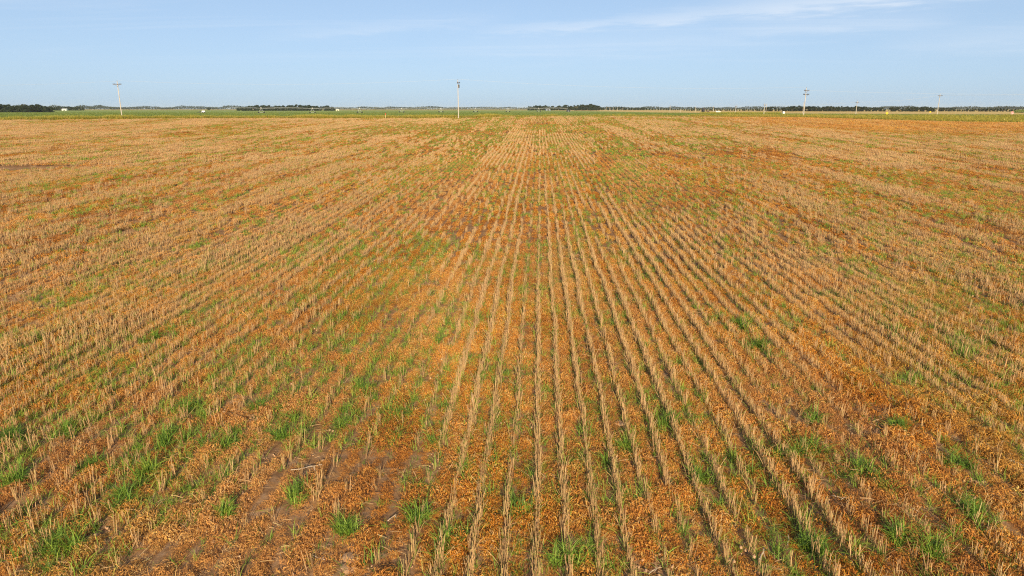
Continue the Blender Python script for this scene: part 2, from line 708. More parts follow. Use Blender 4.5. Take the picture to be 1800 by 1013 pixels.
field_sheet()
xs_m = np.concatenate([-np.geomspace(1600, 20, 60), np.linspace(-19, 19, 12), np.geomspace(20, 1600, 60)])
strip_sheet('verge_ground', xs_m, edge, lambda x: edge(x) + verge_w(x), 8, M['g_verge'], 0.02,
            lambda X, Y: 0.25 * (fbm(X / 9, Y / 9, 31, 2) - 0.4))
strip_sheet('crop_field_ground', xs_m, lambda x: edge(x) + verge_w(x), crop_far, 40, M['g_crop'], 0.0, None, 1.5)
strip_sheet('ripe_field_ground', xs_m, crop_far, lambda x: np.full_like(x, 1500.), 30, M['g_wheat'], 0.0)
gb = np.concatenate([-np.geomspace(6000, 30, 40), np.geomspace(30, 6000, 40)])
strip_sheet('ground', gb, lambda x: np.full_like(x, -300.), lambda x: np.full_like(x, 6000.), 120, M['g_far'], -0.45, None, 2.2)


# ------------------------------------------------------------------ instanced stuff
def proto_collection(name, meshes):
    col = bpy.data.collections.new(name)
    for i, me in enumerate(meshes):
        o = bpy.data.objects.new('%s_%02d' % (name, i), me)
        col.objects.link(o)
    return col


def scatter(name, P, rot, scl, idx, tint, col, label, cat):
    n = len(P)
    me = bpy.data.meshes.new(name)
    me.vertices.add(n)
    me.vertices.foreach_set('co', np.ascontiguousarray(P, dtype=np.float32).ravel())
    for nm, ty, arr in (('rot', 'FLOAT_VECTOR', rot), ('scl', 'FLOAT_VECTOR', scl)):
        a = me.attributes.new(nm, ty, 'POINT')
        a.data.foreach_set('vector', np.ascontiguousarray(arr, dtype=np.float32).ravel())
    a = me.attributes.new('idx', 'INT', 'POINT')
    a.data.foreach_set('value', np.ascontiguousarray(idx, dtype=np.int32))
    a = me.attributes.new('tint', 'FLOAT', 'POINT')
    a.data.foreach_set('value', np.ascontiguousarray(tint, dtype=np.float32))
    o = link(name, me)
    g = bpy.data.node_groups.new(name + '_scatter', 'GeometryNodeTree')
    g.interface.new_socket('Geometry', in_out='INPUT', socket_type='NodeSocketGeometry')
    g.interface.new_socket('Geometry', in_out='OUTPUT', socket_type='NodeSocketGeometry')
    N, L = g.nodes, g.links
    gi, go = N.new('NodeGroupInput'), N.new('NodeGroupOutput')
    ip = N.new('GeometryNodeInstanceOnPoints')
    ci = N.new('GeometryNodeCollectionInfo')
    ci.inputs['Collection'].default_value = col
    ci.inputs['Separate Children'].default_value = True
    ci.inputs['Reset Children'].default_value = True
    ip.inputs['Pick Instance'].default_value = True

    def na(nm, ty):
        x = N.new('GeometryNodeInputNamedAttribute')
        x.data_type = ty
        x.inputs['Name'].default_value = nm
        return x.outputs['Attribute']
    er = N.new('FunctionNodeEulerToRotation')
    L.new(na('rot', 'FLOAT_VECTOR'), er.inputs[0])
    L.new(gi.outputs[0], ip.inputs['Points'])
    L.new(ci.outputs[0], ip.inputs['Instance'])
    L.new(na('idx', 'INT'), ip.inputs['Instance Index'])
    L.new(er.outputs[0], ip.inputs['Rotation'])
    L.new(na('scl', 'FLOAT_VECTOR'), ip.inputs['Scale'])
    L.new(ip.outputs[0], go.inputs[0])
    md = o.modifiers.new('scatter', 'NODES')
    md.node_group = g
    return tag(o, label, cat, None, 'stuff')


def stalks(n, length, width, hgt, r, lean, seed, sides=3, spread=None):
    """upright cut straw: n thin tapered tubes along a short piece of row (along y)"""
    g = np.random.default_rng(seed)
    a = np.arange(sides) * 2 * math.pi / sides
    V, F, Q = [], [], []
    for k in range(n):
        x = g.normal(0, width)
        y = g.uniform(-length / 2, length / 2)
        h = np.clip(g.normal(hgt, hgt * 0.2), hgt * 0.35, hgt * 1.5)
        if g.random() < 0.2:
            h *= g.uniform(.3, .7)
        ln = lean * (1 if g.random() < 0.8 else 4.5)
        tx, ty = g.normal(0, ln) * h, g.normal(0, ln) * h
        rr = r * g.uniform(0.7, 1.3)
        ph = g.uniform(0, 6.28)
        b = len(V)
        for zz, fx, rs in ((-0.03, 0, 1.0), (h * 0.55, 0.5, 0.95), (h, 1.0, 0.8)):
            for q in a:
                V.append((x + tx * fx + math.cos(q + ph) * rr * rs, y + ty * fx + math.sin(q + ph) * rr * rs, zz))
        for s in range(2):
            for j in range(sides):
                i2 = (j + 1) % sides
                F.append((b + s * sides + j, b + s * sides + i2, b + (s + 1) * sides + i2, b + (s + 1) * sides + j))
        Q += [g.random()] * (3 * sides)
    return np.array(V), np.array(F), np.array(Q)


def blades(n, rad, length, width, seed, elev=(0.2, 1.2), curl=1.2, segs=3, tip=0.15, wiggle=0.0, zbase=(-0.01, 0.01), curlj=0.5, dome=0.0, ell=(1, 1)):
    """curved leaf strips; elevation of the first piece, then bending down by curl"""
    g = np.random.default_rng(seed)
    V, F, Q = [], [], []
    for k in range(n):
        rr = rad * math.sqrt(g.random())
        th = g.uniform(0, 6.283)
        p = np.array([rr * math.cos(th) * ell[0], rr * math.sin(th) * ell[1], g.uniform(*zbase) + dome * (1 - (rr / rad) ** 2) * g.uniform(.3, 1)])
        az = g.uniform(0, 6.283)
        el = g.uniform(*elev)
        L = length * g.uniform(0.5, 1.35)
        c = curl * g.uniform(1 - curlj, 1 + curlj)
        w = width * g.uniform(0.6, 1.3)
        q = g.random()
        b = len(V)
        tw = g.uniform(-0.6, 0.6)
        for s in range(segs + 1):
            t = s / segs
            side = np.array([-math.sin(az) * math.cos(tw), math.cos(az) * math.cos(tw), math.sin(tw)])
            ww = w * (tip + (1 - tip) * (1 - t) ** 0.7) * (0.6 + 0.4 * min(1, 3 * t + 0.2))
            V.append(p + side * ww / 2)
            V.append(p - side * ww / 2)
            p = p + (L / segs) * np.array([math.cos(az) * math.cos(el), math.sin(az) * math.cos(el), math.sin(el)])
            el -= c / segs * 1.6
            az += g.normal(0, wiggle)
        for s in range(segs):
            F.append((b + 2 * s, b + 2 * s + 1, b + 2 * s + 3, b + 2 * s + 2))
        Q += [q] * (2 * (segs + 1))
    return np.array(V), np.array(F), np.array(Q)


def merge(*parts):
    V, F, Q, b = [], [], [], 0
    for v, f, q in parts:
        V.append(v)
        F.append(f + b)
        Q.append(q)
        b += len(v)
    return np.concatenate(V), np.concatenate(F), np.concatenate(Q)


def protos(name, n, fn, mat):
    ms = []
    for i in range(n):
        v, f, q = fn(i)
        ms.append(np_mesh('%s_%d' % (name, i), v, f, q, mat))
    return ms


S = 0.38                                            # row spacing
TH = math.tan(YAW)


def in_view(x, y, near=4.2, pad=3.0, wide=0.80):
    return (y > near) & (np.abs(x + y * TH) < y * wide + pad) & (y < edge(x) - 0.3)


TRACKS = ((-44, .5, 30), (-31.2, .55, 24), (-22.6, .35, 20), (-17.1, .4, 18), (-12.6, .3, 14), (-8.55, .28, 9), (-6.3, .22, 9),
          (6.5, .22, 12), (10.6, .3, 14), (16.2, .35, 18), (23.8, .4, 22), (36, .5, 30))


def track(x, y):
    """wheel tracks and skipped rows running with the drilling: 1 in the track"""
    t = 0 * x
    for x0, w, y0 in TRACKS:
        xc = x0 + 0.5 * (vnoise(np.full_like(y, x0), y / 30.0, 181) - 0.5)
        t = np.maximum(t, np.exp(-((x - xc) / w) ** 4) * sstep(y0 - 3, y0 + 3, y) * sstep(0.25, 0.5, vnoise(np.full_like(y, x0 * 3.1), y / 22.0, 185) + 0.15))
    return t


def row_strength(x, y):
    """how well a drill row stands at this place"""
    i = np.round(x / S)
    r = np.random.default_rng(5).random(4001)[(i.astype(int)) % 4001]
    base = 0.22 + 0.95 * r
    along = fbm(x / 0.6, y / 6.5, 41)
    patch = fbm(x / 5.0, y / 14.0, 51)
    stripe = fbm(x / 1.9, y / 45.0, 55, 2)
    s = base * (0.28 + 0.72 * sstep(0.25, 0.6, along)) * (0.35 + 1.3 * patch) * (0.2 + 1.1 * sstep(0.32, 0.62, stripe)) * 1.7
    weak = np.exp(-(((x + 3.0 - 0.02 * y) / 2.4) ** 2)) * sstep(60, 25, y)
    strong = np.exp(-(((x - 2.0 - 0.02 * y) / 2.1) ** 4))
    right = sstep(3.9, 5.2, x) * sstep(16, 9, y)
    left = sstep(-4.6, -6.0, x)
    s = s * (1 - 0.4 * weak) * (1 - 0.6 * right) + (0.25 + 0.75 * r) * sstep(0.2, 0.45, along) * strong + 0.5 * left * (0.3 + 0.7 * r) * sstep(0.2, 0.5, along)
    s = s * (1 - 0.8 * np.exp(-((y - 52) / 5.0) ** 2) * sstep(14, 4, np.abs(x + 1)))
    s = s * (1 - 0.85 * sstep(0.54, 0.66, fbm(x / 7, y / 22, 57)) * sstep(14, 40, y))
    s = s * (1 - 0.6 * sstep(0.6, 0.7, fbm(x / 1.3, y / 90.0, 59, 2)) * sstep(14, 40, y))
    s = s * (1 - 0.7 * sstep(95, 125, y) * sstep(35, 60, x))
    return s * (1 - 0.95 * track(x, y))


GREEN = []
for px, py, rx in ((1285, 570, .45), (1310, 600, .5), (1335, 625, .45), (1180, 655, .35), (1195, 565, .4), (1092, 640, .3), (1400, 800, .35), (1365, 830, .35),
                   (1420, 780, .3), (290, 770, .35), (600, 567, .7), (560, 510, .7), (130, 590, .6), (60, 600, .6), (330, 480, .8), (1700, 622, .8), (1600, 560, .7),
                   (985, 690, .3), (930, 640, .3), (1430, 425, .8), (700, 480, .6), (650, 690, .4), (620, 460, .6), (1330, 540, .5), (1250, 500, .5),
                   (1090, 560, .35), (960, 580, .3), (845, 470, .4), (1150, 480, .4), (1430, 960, .3), (1500, 840, .35), (480, 640, .5), (330, 720, .5),
                   (240, 850, .3), (100, 960, .3), (40, 760, .35), (870, 560, .35), (1010, 480, .4), (900, 960, .3), (780, 930, .3), (1240, 950, .3)):
    _p = at(px, py)
    GREEN.append((_p.x, _p.y, rx, rx * 2.4))


def green_amount(x, y):
    g = fbm(x / 0.9, y / 1.8, 61) * 0.6 + fbm(x / 5.0, y / 12.0, 71) * 0.4
    g = sstep(0.43, 0.66, g)
    g = g * (1 + 1.0 * sstep(18, 9, y))
    fa = sstep(25, 45, y)
    g = g + 0.55 * sstep(0.52, 0.68, fbm(x / 2.0, y / 35.0, 65, 2)) * fa
    g = g + 0.55 * np.exp(-(((x + 31) / 1.9) ** 2)) * sstep(26, 34, y) * sstep(75, 55, y)
    g = g + 0.6 * np.exp(-(((x + 14.5) / 1.5) ** 2)) * sstep(45, 70, y)
    g = g + 0.6 * np.exp(-(((x + 9.0) / 0.9) ** 2)) * sstep(60, 90, y)
    g = g + 0.5 * np.exp(-(((x - 9.0) / 1.2) ** 2)) * sstep(50, 80, y)
    g = g + 0.4 * sstep(0.52, 0.72, fbm(x / 30, y / 11, 81)) * sstep(60, 90, y)
    g = g + 0.45 * track(x, y)
    for cx, cy, rx, ry in GREEN:
        g = g + 0.6 * np.exp(-((x - cx) / rx) ** 2 - ((y - cy) / ry) ** 2)
    return np.clip(g, 0, 1.6)


def bare_amount(x, y):
    return sstep(0.69, 0.80, fbm(x / 0.7, y / 0.9, 91)) * sstep(40, 18, y)


def mat_amount(x, y):
    a = 0.74 + 0.7 * fbm(x / 1.5, y / 3.0, 101)
    a = a + 0.4 * sstep(3.6, 5.5, x) * sstep(30, 14, y) + 0.3 * sstep(95, 125, y) * sstep(35, 60, x)
    return a * (1 - 0.85 * bare_amount(x, y)) * (1 - 0.45 * track(x, y))


def wander(x, y):
    """drill rows are never ruler straight"""
    return x + 0.075 * (fbm(x / 3.0, y / 6.0, 171, 2) - 0.5) + 0.05 * (vnoise(x / S, y / 2.2, 175) - 0.5)


def furrow(x, y, sd):
    """pull points to the middle between two drill rows"""
    xc = (np.floor(x / S) + 0.5) * S
    return wander(xc, y) + np.clip(rng.normal(0, sd, len(x)), -0.1, 0.1)


def dist_gate(x, y, lo, hi, soft):
    d = np.hypot(x, y)
    u = rng.random(len(x))
    a = sstep(lo - soft, lo + soft, d) > u if lo > 0 else np.ones(len(x), bool)
    b = sstep(hi - soft, hi + soft, d) <= u if hi else np.ones(len(x), bool)
    return a & b


def grid_pts(y0, y1, dx, dy, jx, jy, rows=False, xr=None):
    out = []
    xm = xr or 330
    nyv = np.arange(y0, y1, dy)
    for y in nyv:
        w = y * 0.80 + 3.0
        cx = -y * TH
        lo, hi = max(cx - w, -xm), min(cx + w, xm)
        xi = np.arange(math.floor(lo / dx), math.ceil(hi / dx) + 1) * dx
        yy = y + rng.uniform(-jy, jy, len(xi))
        out.append(np.stack([xi + rng.normal(0, jx, len(xi)) if rows else xi + rng.uniform(-jx, jx, len(xi)), yy], 1))
    P = np.concatenate(out)
    k = in_view(P[:, 0], P[:, 1])
    return P[k, 0], P[k, 1]


def eul(n, tilt=0.0):
    e = np.zeros((n, 3))
    e[:, 2] = rng.uniform(0, 6.283, n)
    if tilt:
        e[:, 0] = rng.normal(0, tilt, n)
        e[:, 1] = rng.normal(0, tilt, n)
    return e


def scl3(s):
    return np.repeat(s[:, None], 3, 1)


def place(name, x, y, col, ncol, label, cat, rot, scl, dz=0.0, tint=None):
    n = len(x)
    z = gz(x, y) + dz
    if tint is None:
        tint = rng.random(n)
    return scatter(name, np.stack([x, y, z], 1), rot, scl, rng.integers(0, ncol, n), tint, col, label, cat)


# --- standing stubble, three grains of detail by distance
colA = proto_collection('stubble_plant', protos('stubble_plant', 14, lambda i: stalks(5 + i % 5, 0.07, 0.017, 0.215, 0.0034, 0.085, 100 + i), M['straw']))
colB = proto_collection('stubble_run', protos('stubble_run', 10, lambda i: stalks(34, 0.5, 0.021, 0.195, 0.0042, 0.08, 200 + i), M['straw']))
colC = proto_collection('stubble_length', protos('stubble_length', 8, lambda i: stalks(84, 2.0, 0.034, 0.19, 0.0072, 0.08, 300 + i), M['straw']))


def rowrot(n):
    e = np.zeros((n, 3))
    e[:, 2] = rng.normal(0, 0.04, n) + math.pi * rng.integers(0, 2, n)
    return e


x, y = grid_pts(4.2, 28, S, 0.062, 0.017, 0.035, True)
k = dist_gate(x, y, 0, 23, 3) & (rng.random(len(x)) < row_strength(x, y) * 0.95 * (1 - 0.5 * bare_amount(x, y)))
x, y = wander(x[k], y[k]), y[k]
hs = (0.6 + 0.75 * fbm(x / 1.6, y / 3.0, 111)) * rng.uniform(0.8, 1.15, len(x))
place('wheat_stubble', x, y, colA, 14, 'cut tan straw stubble standing in drill rows over the near field', 'stubble', eul(len(x), 0.06), scl3(hs), -0.01)

x, y = grid_pts(18, 74, S, 0.42, 0.02, 0.1, True)
k = dist_gate(x, y, 23, 64, 3.0) & (rng.random(len(x)) < row_strength(x, y) * 1.15)
x, y = wander(x[k], y[k]), y[k]
hs = (0.6 + 0.75 * fbm(x / 1.6, y / 3.0, 111)) * rng.uniform(0.8, 1.15, len(x))
place('wheat_stubble', x, y, colB, 10, 'cut tan straw stubble in rows across the middle of the field', 'stubble', rowrot(len(x)), scl3(hs), -0.01)

x, y = grid_pts(56, 330, S, 1.9, 0.03, 0.5, True)
k = dist_gate(x, y, 64, 0, 4.0) & (rng.random(len(x)) < row_strength(x, y) * 1.1)
x, y = wander(x[k], y[k]), y[k]
hs = (0.6 + 0.75 * fbm(x / 1.6, y / 3.0, 111)) * rng.uniform(0.8, 1.15, len(x))
place('wheat_stubble', x, y, colC, 8, 'cut tan straw stubble in rows running to the far edge of the field', 'stubble', rowrot(len(x)), scl3(hs), -0.01)


# --- dead orange weeds lying in mats between the rows
def weedA(i):
    return merge(blades(96, 0.125, 0.055, 0.0062, 400 + i, (0.0, 1.35), 2.2, 3, 0.4, 0.6, (0.0, 0.02), .5, .085),
                 blades(16, 0.13, 0.09, 0.0045, 430 + i, (0.2, 1.2), 1.0, 3, 0.5, 0.4, (0.0, 0.03), .5, .05))


def weedB(i):
    return blades(90, 0.24, 0.085, 0.0125, 460 + i, (0.1, 1.3), 2.0, 3, 0.4, 0.5, (0.0, 0.02), .5, .075, (.42, 1.3))


def weedC(i):
    return blades(120, 0.6, 0.13, 0.026, 490 + i, (0.1, 1.2), 1.7, 2, 0.4, 0.3, (0.0, 0.03), .5, .05, (.17, 2.0))


wA = proto_collection('weed_mat', protos('weed_mat', 10, weedA, M['weed']))
wB = proto_collection('weed_bed', protos('weed_bed', 8, weedB, M['weed']))
wC = proto_collection('weed_sheet', protos('weed_sheet', 6, weedC, M['weed']))


def lumps(x, y):
    return 0.5 + 1.0 * sstep(0.2, 0.8, fbm(x / 0.42, y / 0.5, 121)) + 0.25 * sstep(4, 5.5, x) * sstep(18, 12, y)


def weed_tint(x, y):
    return np.clip(0.5 + 1.0 * (fbm(x / 1.2, y / 2.0, 131) - 0.5) + 0.9 * (fbm(x / 4.0, y / 18.0, 135) - 0.5) + rng.normal(0, 0.2, len(x)) + 0.04 + 0.2 * np.exp(-((x + 2.4) / 2.2) ** 2 - ((y - 15) / 7.0) ** 2) + 0.08 * sstep(25, 60, y) + 0.10 * sstep(60, 110, y) + 0.2 * sstep(95, 125, y) * sstep(35, 60, x), 0.1, 1)


x, y = grid_pts(4.2, 28, 0.19, 0.105, 0.08, 0.06)
k = dist_gate(x, y, 0, 23, 3) & (rng.random(len(x)) < mat_amount(x, y))
y = y[k]
x = furrow(x[k], y, 0.05)
place('dead_weeds', x, y, wA, 10, 'curled dead orange weeds matted between the near stubble rows', 'weeds', eul(len(x), 0.15), scl3(lumps(x, y) * rng.uniform(0.75, 1.25, len(x))), 0, weed_tint(x, y))
x, y = grid_pts(18, 74, S, 0.34, 0.01, 0.15)
k = dist_gate(x, y, 23, 64, 3) & (rng.random(len(x)) < mat_amount(x, y) * 1.1)
y = y[k]
x = furrow(x[k], y, 0.03)
place('dead_weeds', x, y, wB, 8, 'dead orange weeds matted across the middle of the stubble field', 'weeds', rowrot(len(x)), scl3(0.35 + 0.75 * lumps(x, y)), 0, weed_tint(x, y))
x, y = grid_pts(56, 330, S, 1.6, 0.02, 0.6)
x2, y2 = grid_pts(90, 330, S, 1.6, 0.02, 0.6)
k = (x2 > 30) & (rng.random(len(x2)) < sstep(95, 125, y2) * sstep(35, 60, x2))
x, y = np.concatenate([x, x2[k]]), np.concatenate([y, y2[k]])
k = dist_gate(x, y, 64, 0, 4) & (rng.random(len(x)) < mat_amount(x, y) * 1.1)
y = y[k]
x = furrow(x[k], y, 0.03)
hs = 0.35 + 0.7 * lumps(x, y)
hh = np.stack([np.ones_like(hs), np.ones_like(hs), hs * (1 + 0.9 * sstep(95, 125, y) * sstep(35, 60, x))], 1)
place('dead_weeds', x, y, wC, 6, 'dead orange weeds spread over the far part of the stubble field', 'weeds', rowrot(len(x)), hh, 0, weed_tint(x, y))


# --- loose straw lying on the ground
def litter(i, n, rad, ln, w):
    return blades(n, rad, ln, w, 520 + i, (-0.05, 0.25), 0.15, 2, 0.9, 0.05, (0.005, 0.05), 0.9)


lA = proto_collection('straw_litter', protos('straw_litter', 8, lambda i: litter(i, 12, 0.16, 0.13, 0.0055), M['straw']))
lB = proto_collection('straw_scatter', protos('straw_scatter', 6, lambda i: litter(20 + i, 18, 0.45, 0.18, 0.010), M['straw']))
x, y = grid_pts(4.2, 28, 0.26, 0.26, 0.13, 0.13)
k = dist_gate(x, y, 0, 24, 3) & (rng.random(len(x)) < 0.35 + 0.65 * bare_amount(x, y))
x, y = x[k], y[k]
place('loose_straw', x, y, lA, 8, 'loose dry straw strewn over the soil in the near field', 'straw', eul(len(x), 0.1), scl3(rng.uniform(0.7, 1.4, len(x))), 0.005)
x, y = grid_pts(18, 74, 0.9, 0.9, 0.45, 0.45)
k = dist_gate(x, y, 24, 66, 3) & (rng.random(len(x)) < 0.55)
x, y = x[k], y[k]
place('loose_straw', x, y, lB, 6, 'loose dry straw strewn across the middle of the field', 'straw', eul(len(x), 0.05), scl3(rng.uniform(0.7, 1.4, len(x))), 0.01)


def crumbs(i):
    g = np.random.default_rng(560 + i)
    V, F, Q = [], [], []
    for m_ in range(16):
        c = np.array([g.normal(0, .09), g.normal(0, .09), .0])
        r = .006 + .018 * g.random() ** 3
        b = len(V)
        for z in (-.4, .75):
            for a in range(4):
                th = a * 1.571 + g.uniform(-.5, .5) + (0.78 if z > 0 else 0)
                rr = r * g.uniform(.6, 1.2) * (1 if z < 0 else .7)
                V.append(c + np.array([math.cos(th) * rr, math.sin(th) * rr, z * r * g.uniform(.6, 1.1)]))
        F += [(b + 4, b + 5, b + 6, b + 7)] + [(b + k, b + (k + 1) % 4, b + 4 + (k + 1) % 4, b + 4 + k) for k in range(4)]
        Q += [g.random()] * 8
    return np.array(V), np.array(F), np.array(Q)


cr = proto_collection('soil_crumb', protos('soil_crumb', 6, crumbs, M['clod']))
x, y = grid_pts(4.2, 26, 0.14, 0.14, 0.07, 0.07)
k = rng.random(len(x)) < 0.05 + 0.8 * bare_amount(x, y)
x, y = x[k], y[k]
place('soil_crumbs', x, y, cr, 6, 'loose crumbs of pinkish soil on the bare spots', 'soil crumbs', eul(len(x), .1), scl3(rng.uniform(.6, 1.5, len(x))), 0.0)


# --- green volunteer grass: the largest tufts are things, the rest is stuff
def tuft(i, n, rad, ln, w, seed):
    return blades(n, rad, ln, w, seed + i, (0.75, 1.5), 0.75, 4, 0.08, 0.08, (-0.01, 0.0), 0.8)


tuft_me = protos('grass_tuft', 12, lambda i: tuft(i, 26 + 3 * (i % 6), 0.06 + 0.012 * (i % 4), 0.22, 0.0105, 600), M['grass'])
sprout_me = protos('grass_sprout', 10, lambda i: tuft(i, 9 + i % 5, 0.06, 0.18, 0.008, 640), M['grass'])
gB_me = protos('grass_patch', 8, lambda i: tuft(i, 34, 0.18, 0.21, 0.019, 660), M['grass'])
gC_me = protos('grass_spread', 6, lambda i: blades(70, 0.6, 0.24, 0.05, 680 + i, (0.3, 1.3), 0.9, 2, 0.15, 0.1, (0, 0.02)), M['grass'])
cSp = proto_collection('grass_sprout', sprout_me)
cTu = proto_collection('grass_tuft_far', tuft_me)
cGB = proto_collection('grass_patch', gB_me)
cGC = proto_collection('grass_spread', gC_me)

big = [  # photo pixel, number of tufts, spread (m), size, label
    (100, 965, 4, .13, 1.15, 'bushy dark green grass tuft at the lower left corner of the field'),
    (215, 880, 3, .12, .95, 'green grass tuft just above the lower left corner clump'),
    (255, 838, 4, .14, 1.1, 'broad green grass clump in the lower left, among orange weeds'),
    (290, 775, 5, .2, 1.05, 'long trailing green grass clump on the lower left stubble row'),
    (450, 725, 3, .12, .95, 'green grass clump beside bare soil in the lower left'),
    (410, 785, 3, .15, .9, 'ragged green grass clump right of the lower left trailing clump'),
    (120, 762, 3, .14, .95, 'dark green grass clump near the left edge of the photo'),
    (15, 775, 3, .12, 1.0, 'green grass clump cut by the left edge of the photo'),
    (330, 720, 4, .16, .9, 'green grass patch between two lower left stubble rows'),
    (70, 600, 4, .2, .95, 'wide green grass patch by the left edge, halfway down'),
    (265, 600, 3, .2, .85, 'green grass patch in the left stubble, halfway down'),
    (600, 567, 6, .2, .9, 'wide green grass patch in the pale middle of the field'),
    (630, 688, 4, .16, 1.0, 'green grass clump standing alone left of the centre'),
    (605, 745, 3, .14, .9, 'low green grass clump below the clump left of centre'),
    (693, 737, 2, .06, 1.0, 'upright green grass tuft left of the bottom centre'),
    (505, 770, 3, .12, .9, 'small dense green tuft in the lower left centre'),
    (605, 938, 3, .07, .95, 'bright green tuft beside the cracked bare soil patch'),
    (515, 880, 3, .1, .85, 'thin green tuft above the bleached husk'),
    (735, 915, 3, .1, 1.05, 'yellow green grass tuft at the bottom centre left'),
    (790, 960, 3, .12, .95, 'green grass clump at the bottom edge, centre left'),
    (1000, 990, 3, .1, 1.15, 'tall bright green tuft at the bottom edge, centre'),
    (915, 900, 3, .1, .9, 'green tuft in the strong row at the bottom centre'),
    (1305, 580, 6, .2, 1.0, 'long bright green grass patch between the rows, centre right'),
    (1330, 612, 4, .2, 1.0, 'bright green grass patch just below the long patch, centre right'),
    (1420, 790, 4, .14, 1.0, 'green grass clump in the lower right, beside broken stubble'),
    (1375, 810, 5, .16, 1.0, 'yellow green clump in the lower right standing in a row'),
    (1430, 740, 3, .12, .9, 'green grass clump with long shadow in the lower right'),
    (1520, 835, 5, .16, 1.05, 'tall green grass clump, largest in the lower right'),
    (1580, 755, 3, .1, .95, 'dark green tuft alone among orange weeds, lower right'),
    (1575, 950, 4, .1, 1.0, 'bright green tuft near the bottom edge, lower right'),
    (1638, 975, 4, .08, 1.05, 'round bright green tuft at the lower right corner'),
    (1435, 975, 4, .14, 1.15, 'spreading green tuft at the bottom edge, right of centre'),
    (1710, 910, 3, .1, .9, 'dark green tuft by the lower right corner'),
    (1690, 822, 3, .15, .9, 'low dark green grass clump by the right edge'),
    (1695, 625, 5, .2, .95, 'wide green grass patch toward the right edge, halfway down'),
    (1570, 590, 3, .2, .9, 'green grass patch in the right stubble, halfway down'),
    (1100, 790, 2, .06, .9, 'small green tuft in the dark furrow, right of centre'),
    (1180, 745, 4, .14, .95, 'green grass strung along the furrow, right of centre'),
    (1230, 845, 3, .1, .9, 'green tuft between the strong rows, right of centre'),
    (30, 850, 3, .1, 1.0, 'green tuft by the left edge above the corner clump'),
    (160, 820, 2, .1, .85, 'small green tuft between the lower left clumps'),
    (395, 905, 2, .08, .85, 'small green tuft on bare ground, lower left'),
]
n_t = 0


def add_tuft(x, y, s, label, group, k):
    o = bpy.data.objects.new('grass_tuft', tuft_me[k % len(tuft_me)])
    C.objects.link(o)
    o.location = (x, y, float(gz(np.array([x]), np.array([y]))[0]) - 0.005)
    o.rotation_euler = (random.gauss(0, .08), random.gauss(0, .08), random.uniform(0, 6.28))
    o.scale = (s, s, s * random.uniform(.7, 1.2))
    o.data = tuft_me[k % len(tuft_me)]
    return tag(o, label, 'grass tuft', group)


for px, py, n, sp_, sz, lab in big:
    p = at(px, py)
    o = None
    vs_, fs_, qs_ = [], [], []
    parts = []
    for k in range(n + 3):
        g = np.random.default_rng(px * 7 + py + k)
        v, f, q = tuft(k, int(g.integers(28, 42)), 0.075, 0.29 * sz, 0.012, px * 3 + py)
        dx = g.normal(0, sp_ * 0.75) if k else 0
        dy = g.normal(0, sp_ * 1.0) if k else 0
        v = v * np.array([1, 1, 1 + .25 * (py < 660)]) + np.array([dx, dy, 0])
        parts.append((v, f, np.clip(q * 0.8 + g.uniform(-.1, .2), 0, 1)))
    v, f, q = merge(*parts)
    zz = gz(v[:, 0] + p.x, v[:, 1] + p.y)
    z0 = float(gz(np.array([p.x]), np.array([p.y]))[0])
    v[:, 2] += (zz - z0)
    o = link('grass_clump', np_mesh('grass_clump', v, f, q, M['grass']), None, None, (p.x, p.y, z0 - 0.005))
    tag(o, lab, 'grass clump', 'large green grass clumps in the stubble')
    n_t += 1

x, y = grid_pts(4.4, 30, 0.30, 0.30, 0.15, 0.15)
k = rng.random(len(x)) < green_amount(x, y) * 0.5
x, y = x[k], y[k]
d = np.hypot(x, y)
# in the picture, with a little room at the sides
vis = np.array([(-20 < proj((a, b, 0.1))[0] < 1820) and proj((a, b, 0.1))[1] < 1030 for a, b in zip(x, y)])
order = np.argsort(np.where(vis, d, 999))
sel, rest = order[:258], order[258:]
for j, i in enumerate(sel):
    u, v = proj((x[i], y[i], 0.1))
    where = ('by the left edge' if u < 200 else 'in the left weeds' if u < 480 else 'in the pale weeds left of centre' if u < 780 else
             'in the leftmost strong rows' if u < 1000 else 'in the strong rows right of centre' if u < 1300 else 'in the right orange weeds' if u < 1600 else 'by the right edge')
    deep = 'along the bottom edge' if v > 930 else 'in the lower field' if v > 820 else 'at the lower middle' if v > 720 else 'in the middle field'
    add_tuft(x[i], y[i], random.choice((.5, .6, .75, .9, 1.1, 1.35)), 'small green grass tuft ' + where + ', ' + deep, 'small green tufts ' + where + ', ' + deep, j)
xr_, yr_ = x[rest], y[rest]
kk = dist_gate(xr_, yr_, 0, 28, 2)
place('volunteer_grass', xr_[kk], yr_[kk], cTu, 12, 'small green grass tufts scattered farther out in the near stubble', 'grass', eul(int(kk.sum()), .08), scl3(rng.uniform(.6, 1.2, int(kk.sum()))))

x, y = grid_pts(4.4, 30, 0.19, 0.095, 0.07, 0.045)
rowy = 0.35 + 0.65 * (np.abs(x / S - np.round(x / S)) < 0.28)
k = dist_gate(x, y, 0, 26, 3) & (rng.random(len(x)) < (0.20 + 1.0 * green_amount(x, y) + 0.48 * np.exp(-((x - 1.0) / 2.2) ** 2)) * rowy)
x, y = x[k], y[k]
place('grass_sprouts', x, y, cSp, 10, 'thin green grass sprouts coming up in and between the near rows', 'grass', eul(len(x), .1), scl3(rng.uniform(.45, 1.3, len(x))))
x, y = grid_pts(20, 74, 0.42, 0.42, 0.2, 0.2)
k = dist_gate(x, y, 26, 64, 3) & (rng.random(len(x)) < 0.2 + 0.75 * green_amount(x, y))
x, y = x[k], y[k]
place('volunteer_grass', x, y, cGB, 8, 'green grass patches across the middle of the stubble field', 'grass', eul(len(x), .05), scl3(rng.uniform(.35, 1.15, len(x))), 0.0, rng.uniform(.2, 1.0, len(x)))
